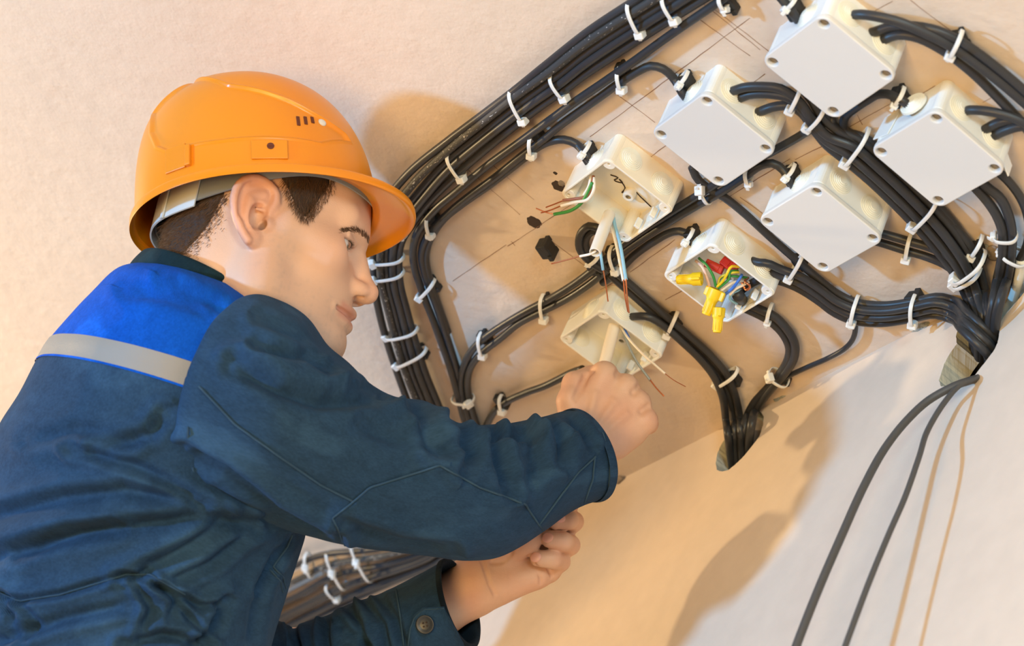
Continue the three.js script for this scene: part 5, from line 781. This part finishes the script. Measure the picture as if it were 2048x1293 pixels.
// ---------------------------------------------------------------- hard hat
{
  const O = C(510, 437, 2.12), f = V3(0.99, 0.078, -0.02).normalize(), u = V3(-0.075, 0.895, -0.43); u.addScaledVector(f, -u.dot(f)).normalize(); const r = V3().crossVectors(f, u), hm = new THREE.Matrix4().makeBasis(f, u, r).setPosition(O);
  const base = cam(...O.toArray()), place = (g) => { g.applyMatrix4(hm); g.applyMatrix4(new THREE.Matrix4().makeBasis(CR, CU, CB).setPosition(0, CAM_Y, 0).premultiply(new THREE.Matrix4().makeTranslation(-base.x, -base.y, -base.z))); return g; };
  const hat = thing('hard_hat', 'orange plastic hard hat on the worker, with three vent slots in its side', 'hard hat', base);
  const orange = M({ color: rgb(222, 134, 2), roughness: 0.34, clearcoat: 0.2, clearcoatRoughness: 0.25, bumpMap: plasterBump, bumpScale: 0.00012 });
  const grey = M({ color: rgb(142, 152, 166), roughness: 0.5 }), milky = M({ color: rgb(232, 236, 236), roughness: 0.35, transmission: 0.25, thickness: 0 }), dark = M({ color: rgb(96, 44, 20), roughness: 0.8 });
  // outer skin: th round the head (0 forward, 90 to his right), v 0 rim .. 1 crown
  const surf = (th, v, inset = 0) => {
    const a = clamp(v, 0, 1) * Math.PI / 2, c = Math.cos(th), s = Math.sin(th), fr = sstep(-0.3, 1, c), er = lerp(0.55, 0.60, fr), ev = lerp(0.80, 0.88, fr), rad = Math.pow(Math.cos(a), er), hgt = 0.1362 * Math.pow(Math.sin(a), ev);
    const A = (c < 0 ? 0.1150 : 0.1120) - inset, B = 0.0975 - inset; let x = A * Math.sign(c) * Math.pow(Math.abs(c), 0.94) * rad, z = B * Math.sign(s) * Math.pow(Math.abs(s), 0.94) * rad, y = hgt * (1 - inset / 0.14); x -= 0.017 * (y / 0.139) ** 2 * (0.5 + 0.5 * fr) - 0.003;
    return V3(x, y, z);
  };
  let panel = null; // outline of the sunk side panel, in the hat's own x and y
  const relief = (th, v, p) => {
    if (!panel || p.y < 0.02) return 0; const q = polyDist(p.x, p.y, panel); return -0.0024 * sstep(-0.0012, 0.0016, q) * sstep(0.012, 0.02, Math.abs(p.z)) + 0.0014 * Math.exp(-((q / 0.0016) ** 2)) * sstep(0.012, 0.02, Math.abs(p.z));
  };
  // a place on the near side of the shell, found from the photograph
  const inv = hm.clone().invert();
  const onShell = (px, py) => { const o = V3().applyMatrix4(inv), d = C(px, py, 1).applyMatrix4(inv).sub(o).normalize(); let best = null, bd = 1e9; for (let i = 0; i < 200; i++) for (let j = 0; j < 60; j++) { const p = surf(i / 200 * Math.PI, j / 60 * 0.95), w = p.clone().sub(o), t = w.dot(d), e = w.addScaledVector(d, -t).length(); if (e < bd) { bd = e; best = [i / 200 * Math.PI, j / 60 * 0.95, p]; } } for (let st = 0.5; st > 0.01; st *= 0.5) { const [t0, v0] = best; for (const a of [-1, 0, 1]) for (const b of [-1, 0, 1]) { const t1 = t0 + a * st * Math.PI / 200, v1 = clamp(v0 + b * st * 0.95 / 60, 0, 0.99), p = surf(t1, v1), w = p.clone().sub(o), t = w.dot(d), e = w.addScaledVector(d, -t).length(); if (e < bd) { bd = e; best = [t1, v1, p]; } } } const [th, v, p] = best, q1 = surf(th + 1e-3, v), q2 = surf(th, v + 1e-3), n = V3().crossVectors(q1.sub(p), q2.sub(p)).normalize(); if (n.z < 0) n.negate(); return [p.clone().addScaledVector(n, relief(th, v, p)), n]; };
  panel = [[302, 265], [303, 225], [318, 194], [345, 177], [388, 168], [457, 170], [518, 180], [580, 201], [627, 226], [667, 251], [690, 268], [700, 284], [642, 286], [580, 276], [503, 274], [440, 280], [382, 289], [335, 302], [314, 293]].map(([x, y]) => { const q = onShell(x, y)[0]; return [q.x, q.y]; });
  const nT = 360, nV = 220;
  const rows = [];
  const rimOut = (th) => { const c = Math.cos(th), q = Math.sin(th); return V3((c > 0 ? 0.1505 : 0.1172) * c, 0, 0.1035 * q); };
  const brimRow = (k, y) => (th) => { const p = surf(th, 0), o = rimOut(th), c = Math.cos(th); return V3(lerp(p.x, o.x, k), y - k * k * 0.002 - Math.max(0, c) ** 2 * k * 0.003, lerp(p.z, o.z, k)); };
  for (let i = 0; i <= nV; i++) { const v = 1 - i / nV; rows.push((th) => { const p = surf(th, Math.min(v, 0.9995)), e = 1e-3, q1 = surf(th + e, Math.min(v, 0.998)), q2 = surf(th, Math.min(v, 0.998) + e), n = V3().crossVectors(q2.clone().sub(p), q1.clone().sub(p)).normalize(); if (n.y < 0 || n.x * p.x + n.z * p.z < -0.2) n.negate(); return v > 0.99 ? p.add(V3(0, 0.0022, 0)) : p.addScaledVector(n, relief(th, v, p)); }); }
  for (const k of [0.15, 0.4, 0.65, 0.85, 0.95]) rows.push(brimRow(k, 0.0012));
  rows.push(brimRow(1.0, 0.0004), brimRow(1.02, -0.0016), brimRow(1.025, -0.0046), brimRow(1.01, -0.0072), brimRow(0.94, -0.0080), brimRow(0.84, -0.0064));
  for (const k of [0.7, 0.4, 0.15]) rows.push(brimRow(k, -0.0030)); rows.push(brimRow(-0.1, -0.0026));
  for (let i = 1; i <= 30; i++) rows.push((th) => surf(th, Math.min(0.999, i / 30), 0.0030));
  const pos = [], uv = [], idx = [], W = nT + 1; rows.forEach((fn, i) => { for (let j = 0; j <= nT; j++) { const p = fn(j / nT * 2 * Math.PI); pos.push(p.x, p.y, p.z); uv.push(j / nT * 0.6, i * 0.002); } });
  for (let i = 0; i < rows.length - 1; i++) for (let j = 0; j < nT; j++) { const a = i * W + j, b = a + W; idx.push(a, a + 1, b, a + 1, b + 1, b); }
  const g = new THREE.BufferGeometry(); g.setAttribute('position', new THREE.Float32BufferAttribute(pos, 3)); g.setAttribute('uv', new THREE.Float32BufferAttribute(uv, 2)); g.setIndex(idx);
  let gm = g; gm.computeVertexNormals(); const nm = gm.attributes.normal; for (let i = 0; i < rows.length; i++) { const a = i * W, b = a + nT, v = V3().fromBufferAttribute(nm, a).add(V3().fromBufferAttribute(nm, b)).normalize(); nm.setXYZ(a, v.x, v.y, v.z); nm.setXYZ(b, v.x, v.y, v.z); }
  if (V3().fromBufferAttribute(nm, 40 * W + 55).z < 0) { for (let i = 0; i < idx.length; i += 3) { const t = idx[i]; idx[i] = idx[i + 1]; idx[i + 1] = t; } g.setIndex(idx); for (let i = 0; i < nm.count; i++) nm.setXYZ(i, -nm.getX(i), -nm.getY(i), -nm.getZ(i)); }
  part('shell', place(gm), orange, hat);
  const stick = (geo, px, py, out) => { const [p, n] = onShell(px, py), up = V3(0, 1, 0).addScaledVector(n, -n.y).normalize(), x = V3().crossVectors(up, n); return place(geo.applyMatrix4(new THREE.Matrix4().makeBasis(x, up, n).setPosition(p.addScaledVector(n, out)))); };
  for (const [x, y, h] of [[598, 239, 0.0112], [613, 238, 0.0098], [627, 237, 0.0080]]) part('vent_slot_shade', stick(rbox(0.0034, h, 0.0014, 0.0006, 2), x, y, 0.0001), dark, hat);  // flush dark pieces, the shade of the open vents as colour
  part('rivet', stick(new THREE.SphereGeometry(0.0042, 20, 12).scale(1, 1, 0.5), 647, 242, 0.0), milky, hat, 'white rivet head');
  const pl = part('clip_plate', stick(rbox(0.033, 0.020, 0.0022, 0.0008, 2), 539, 300, 0.0004), orange, hat);
  part('clip_screw', stick(merged([new THREE.CylinderGeometry(0.0034, 0.0034, 0.0016, 20).rotateX(Math.PI / 2), rbox(0.0068, 0.0009, 0.0006, 0.0002, 1).translate(0, 0, 0.0009)]), 541, 294, 0.0012), dark, pl);
  part('side_tab', stick(rbox(0.0055, 0.022, 0.0060, 0.0012, 2), 378, 313, 0.0014), orange, hat);
  part('side_tab_plate', stick(rbox(0.022, 0.026, 0.0020, 0.0008, 2), 352, 318, 0.0006), orange, hat);
  // harness strap inside: a band from the nape to the brow
  const hi = inv.clone().multiply(headM), band = (a0, a1, y0, y1, lift, n = 60) => { const p2 = [], ix = []; for (let i = 0; i <= n; i++) { const a = lerp(a0, a1, i / n), c = Math.cos(a), s = Math.sin(a), yb = lerp(0.014, 0.066, sstep(-1, 0.6, c)); for (const [q, l] of [[y0, 0], [y1, 0], [y1, 0.0016], [y0, 0.0016]]) { const v = V3(0.003 + (0.0985 + lift + l) * c, yb + q, (0.0775 + lift + l) * s).applyMatrix4(hi); p2.push(v.x, v.y, v.z); } }
    for (let i = 0; i < n; i++) for (let q = 0; q < 4; q++) { const a = i * 4 + q, b = i * 4 + (q + 1) % 4; ix.push(a, b, a + 4, b, b + 4, a + 4); } ix.push(0, 2, 1, 0, 3, 2); const e = n * 4; ix.push(e, e + 1, e + 2, e, e + 2, e + 3);
    let g2 = new THREE.BufferGeometry(); g2.setAttribute('position', new THREE.Float32BufferAttribute(p2, 3)); g2.setIndex(ix); g2 = g2.toNonIndexed(); g2.computeVertexNormals(); return place(g2); };
  const hb = part('headband', band(0, 2 * Math.PI, -0.004, 0.020, 0.003, 160), grey, hat, 'grey inner headband');
  part('size_adjuster', band(2.28, 4.0, -0.012, 0.022, 0.006), milky, hb, 'milky plastic size adjuster'); part('adjuster_rib', band(2.66, 2.70, -0.013, 0.022, 0.0085, 4), milky, hb);
}

// ---------------------------------------------------------------- wires, connectors, tool
const W3 = (a) => a[3] === 'd' ? cam(...C(a[0], a[1], a[2]).toArray()) : onCeil(a[0], a[1], a[2]);
function wire(label, pts, mat, o = {}) { // insulation, then a bare copper end
  const t = thing('wire', label, 'wire', W3(pts[0])), rel = (l) => l.map((q) => W3(q).sub(t.position));
  part('insulation', tube(rel(pts), o.r ?? 0.0017, { k: 10, step: 0.003 }), mat, t); if (o.bare) part('copper_core', tube(rel(o.bare), o.rb ?? 0.0007, { k: 8, step: 0.004 }), copperMat, t); return t;
}

function sleeveEnd(label, a, b, r) { // white outer sheath left on the wires
  const t = thing('cable_sheath', label, 'cable sheath', W3(a)), A = V3(), B = W3(b).sub(t.position), d = B.clone().normalize(), L = B.length();
  part('sheath', along(new THREE.LatheGeometry([[r * 0.72, 0.001], [r, 0], [r * 1.02, L * 0.3], [r, L - 0.0006], [r * 0.94, L], [r * 0.74, L], [r * 0.74, 0.001]].map((q) => new THREE.Vector2(...q)), 28), d, A), I.white, t); return t;
}
function twistNut(label, a, b) { // winged wire connector: a is the open end, b the tip
  const t = thing('wire_connector', label, 'wire connector', W3(a), 'yellow twist connectors in one box'), B = W3(b).sub(t.position), d = B.clone().normalize(), L = B.length(), k = L / 0.026;
  const body = new THREE.LatheGeometry([[0.0001, L], [0.0036 * k, L], [0.0043 * k, L - 0.0006], [0.0050 * k, L * 0.55], [0.0056 * k, L * 0.42], [0.0066 * k, L * 0.36], [0.0070 * k, 0.0008], [0.0064 * k, 0], [0.0050 * k, 0.001], [0.0046 * k, 0.008]].map((q) => new THREE.Vector2(...q)), 28);
  part('shell', along(body, d, V3()), I.yellow, t);
  for (const s of [1, -1]) part('wing', along(rbox(0.0042 * k, L * 0.34, 0.0030 * k, 0.0009, 2).translate(s * 0.0084 * k, L * 0.19, 0), d, V3()), I.yellow, t);
  for (let i = 0; i < 10; i++) { const f = i / 10 * 6.283; part('rib', along(rbox(0.0006 * k, L * 0.42, 0.0006 * k, 0.0002, 1).translate(Math.cos(f) * 0.0049 * k, L * 0.7, Math.sin(f) * 0.0049 * k), d, V3()), I.yellow, t); }
}
const HI = 0.03; // inside the boxes
// open cream box: three short wires at its corner
wire('brown wire with a long bare end at the corner of the open cream box', [[1187, 352, 0.030], [1183, 372, 0.040], [1174, 392, 0.044], [1150, 398, 0.045], [1126, 401, 0.046]], I.brown, { bare: [[1128, 401, 0.046], [1108, 409, 0.048], [1092, 415, 0.050]], r: 0.0015 });
wire('white wire with a twisted bare end beside the brown one', [[1188, 356, 0.032], [1188, 378, 0.044], [1176, 399, 0.047], [1150, 405, 0.048], [1122, 412, 0.050]], I.white, { bare: [[1124, 411, 0.050], [1100, 421, 0.052], [1082, 426, 0.053]], r: 0.0016 });
wire('short white wire behind the brown one in the open cream box', [[1182, 350, 0.028], [1178, 372, 0.037], [1168, 390, 0.041]], I.white, { r: 0.0015 });
wire('green wire with a bare end poking out of the open cream box', [[1184, 366, 0.040], [1174, 388, 0.044], [1160, 409, 0.047], [1140, 422, 0.049], [1108, 429, 0.050]], I.green, { bare: [[1110, 429, 0.050], [1092, 425, 0.052], [1072, 417, 0.054]], r: 0.0017 });
sleeveEnd('white outer sheath hanging out of the open cream box', [1219, 428, 0.030], [1190, 506, 0.086], 0.0058);
wire('short white wire bent sideways below the white sheath, with a bare copper end', [[1192, 502, 0.083], [1182, 508, 0.086], [1160, 513, 0.087]], I.white, { bare: [[1162, 512, 0.087], [1134, 520, 0.088], [1103, 528, 0.089]], r: 0.0013 });
wire('short blue wire below the white sheath, with a bare copper end', [[1201, 505, 0.083], [1203, 520, 0.088], [1206, 540, 0.091]], I.blue, { bare: [[1206, 538, 0.091], [1211, 566, 0.094], [1216, 603, 0.097]], r: 0.0014 });
wire('long blue wire hanging beside the white sheath', [[1226, 430, 0.028], [1230, 452, 0.042], [1240, 488, 0.064], [1252, 560, 0.092]], I.blue, { bare: [[1252, 558, 0.092], [1254, 590, 0.099], [1258, 626, 0.104]], r: 0.0017, rb: 0.0008 });
wire('long cream wire hanging beside the long blue one', [[1222, 440, 0.030], [1226, 462, 0.044], [1234, 496, 0.064], [1247, 562, 0.090]], I.white, { bare: [[1247, 560, 0.090], [1250, 592, 0.097], [1256, 624, 0.102]], r: 0.0016, rb: 0.0008 });
// box being wired
sleeveEnd('white outer sheath held in the raised fist', [1229, 652, 0.030], [1204, 748, 0.083], 0.0062);
wire('blue-grey wire hanging from the box above the raised fist', [[1243, 656, 0.030], [1252, 680, 0.046], [1272, 722, 0.066], [1301, 762, 0.082]], I.grey, { bare: [[1300, 760, 0.082], [1312, 776, 0.088], [1328, 793, 0.094]], r: 0.0013 });
wire('cream wire hanging from the box above the raised fist, beside the blue-grey one', [[1240, 652, 0.028], [1255, 675, 0.044], [1285, 708, 0.062], [1330, 748, 0.078]], I.white, { bare: [[1329, 747, 0.078], [1346, 760, 0.083], [1371, 774, 0.089]], r: 0.0013, rb: 0.0004 });
wire('blue wire bent across the inside of the box being wired', [[1246, 648, 0.026], [1252, 664, 0.036], [1258, 676, 0.044]], I.deep, { r: 0.0012 });
// box full of connectors
twistNut('yellow twist connector lying level at the box corner', [1404, 558, 0.045], [1353, 560, 0.050]);
twistNut('yellow twist connector pointing down, upper of the two hanging ones', [1433, 578, 0.046], [1412, 630, 0.066]);
twistNut('yellow twist connector pointing straight down, lower of the two hanging ones', [1438, 616, 0.058], [1434, 666, 0.078]);
const redLump = (label, a, b, r) => { const t = thing('push_connector', label, 'wire connector', W3(a)); const B = W3(b).sub(t.position); part('housing', along(rbox(r * 2, B.length(), r * 1.5, 0.001, 3).translate(0, B.length() / 2, 0), B, V3()), I.red, t); part('lever', along(rbox(r * 1.2, B.length() * 0.5, 0.0012, 0.0004, 2).translate(0, B.length() * 0.55, r * 0.8), B, V3()), I.red, t); };
redLump('red wire connector among the green wires, the longer one', [1412, 526, 0.022], [1446, 542, 0.026], 0.0044); redLump('red wire connector near the inner wall of the full box', [1444, 520, 0.020], [1462, 534, 0.024], 0.0044); redLump('short red wire connector under the yellow-green wire', [1462, 530, 0.022], [1476, 538, 0.024], 0.004);
wire('green wire arching to the upper hanging twist connector', [[1398, 517, 0.022], [1414, 532, 0.036], [1426, 552, 0.042], [1432, 574, 0.046]], I.green, { r: 0.0014 });
wire('pale pink-white wire beside the green wire in the full box', [[1392, 522, 0.024], [1406, 536, 0.036], [1414, 556, 0.042], [1420, 574, 0.045]], insul(232, 196, 180), { r: 0.0015 });
wire('yellow and green striped wire curling through the full box', [[1478, 534, 0.028], [1462, 534, 0.034], [1454, 548, 0.040], [1446, 562, 0.043], [1434, 574, 0.046]], I.yellow, { r: 0.0014 });
wire('green strand curling beside the striped wire in the full box', [[1476, 542, 0.028], [1460, 544, 0.034], [1458, 558, 0.040], [1448, 568, 0.043], [1436, 577, 0.046]], I.green, { r: 0.0014 });
wire('dark green wire looping level through the full box', [[1494, 556, 0.026], [1470, 553, 0.032], [1446, 553, 0.036], [1438, 562, 0.040], [1438, 574, 0.044]], I.green, { r: 0.0013 });
wire('yellow strand of the level loop in the full box', [[1478, 545, 0.030], [1464, 546, 0.034], [1440, 556, 0.038], [1436, 570, 0.044]], I.lime, { r: 0.0012 });
wire('white wire slanting to the upper hanging twist connector', [[1486, 562, 0.028], [1466, 566, 0.036], [1450, 576, 0.042], [1441, 583, 0.046]], I.white, { r: 0.0014 });
wire('deep blue wire slanting across the full box', [[1484, 549, 0.030], [1478, 560, 0.036], [1464, 578, 0.041], [1449, 590, 0.046]], I.deep, { r: 0.0015 });
wire('second white wire reaching from the copper knot in the full box', [[1498, 564, 0.028], [1484, 572, 0.034], [1472, 578, 0.038], [1460, 590, 0.042]], I.white, { r: 0.0013 });
wire('pale blue wire curling round the dark cable end in the full box', [[1482, 580, 0.030], [1466, 586, 0.038], [1460, 598, 0.040], [1474, 608, 0.036]], I.blue, { r: 0.0014 });
wire('twisted brown and copper wire knot in the full box', [[1496, 556, 0.024], [1490, 564, 0.034], [1500, 572, 0.036], [1492, 580, 0.034], [1484, 566, 0.030]], copperMat, { r: 0.0013 });
{ const t = thing('cable_end', 'cut black cable end inside the box full of connectors', 'cable', W3([1489, 612, 0.012])); const B = W3([1476, 590, 0.036]).sub(t.position); part('jacket_stub', tube([V3(), B.clone().multiplyScalar(0.5), B], 0.0062, { k: 16 }), cableMat, t); }
// screwdriver in the lowered hand
{
  const a = C(1150, 1026, 2.262), b = C(1018, 1112, 2.262), o = cam(...a.toArray()), t = thing('hand_tool', 'black-handled tool held in the lowered fist under the raised arm', 'tool', o), q = cam(...b.toArray()).sub(o), d = q.clone().normalize(), L = q.length();
  part('handle', along(new THREE.LatheGeometry([[0, 0], [0.006, 0.0008], [0.0078, 0.006], [0.0072, 0.02], [0.0062, 0.03], [0.0070, 0.045], [0.0066, L - 0.002], [0.005, L], [0, L]].map((p) => new THREE.Vector2(...p)), 24), d, V3()), M({ color: rgb(24, 26, 30), roughness: 0.45 }), t);
}

renderer.render(scene, camera);
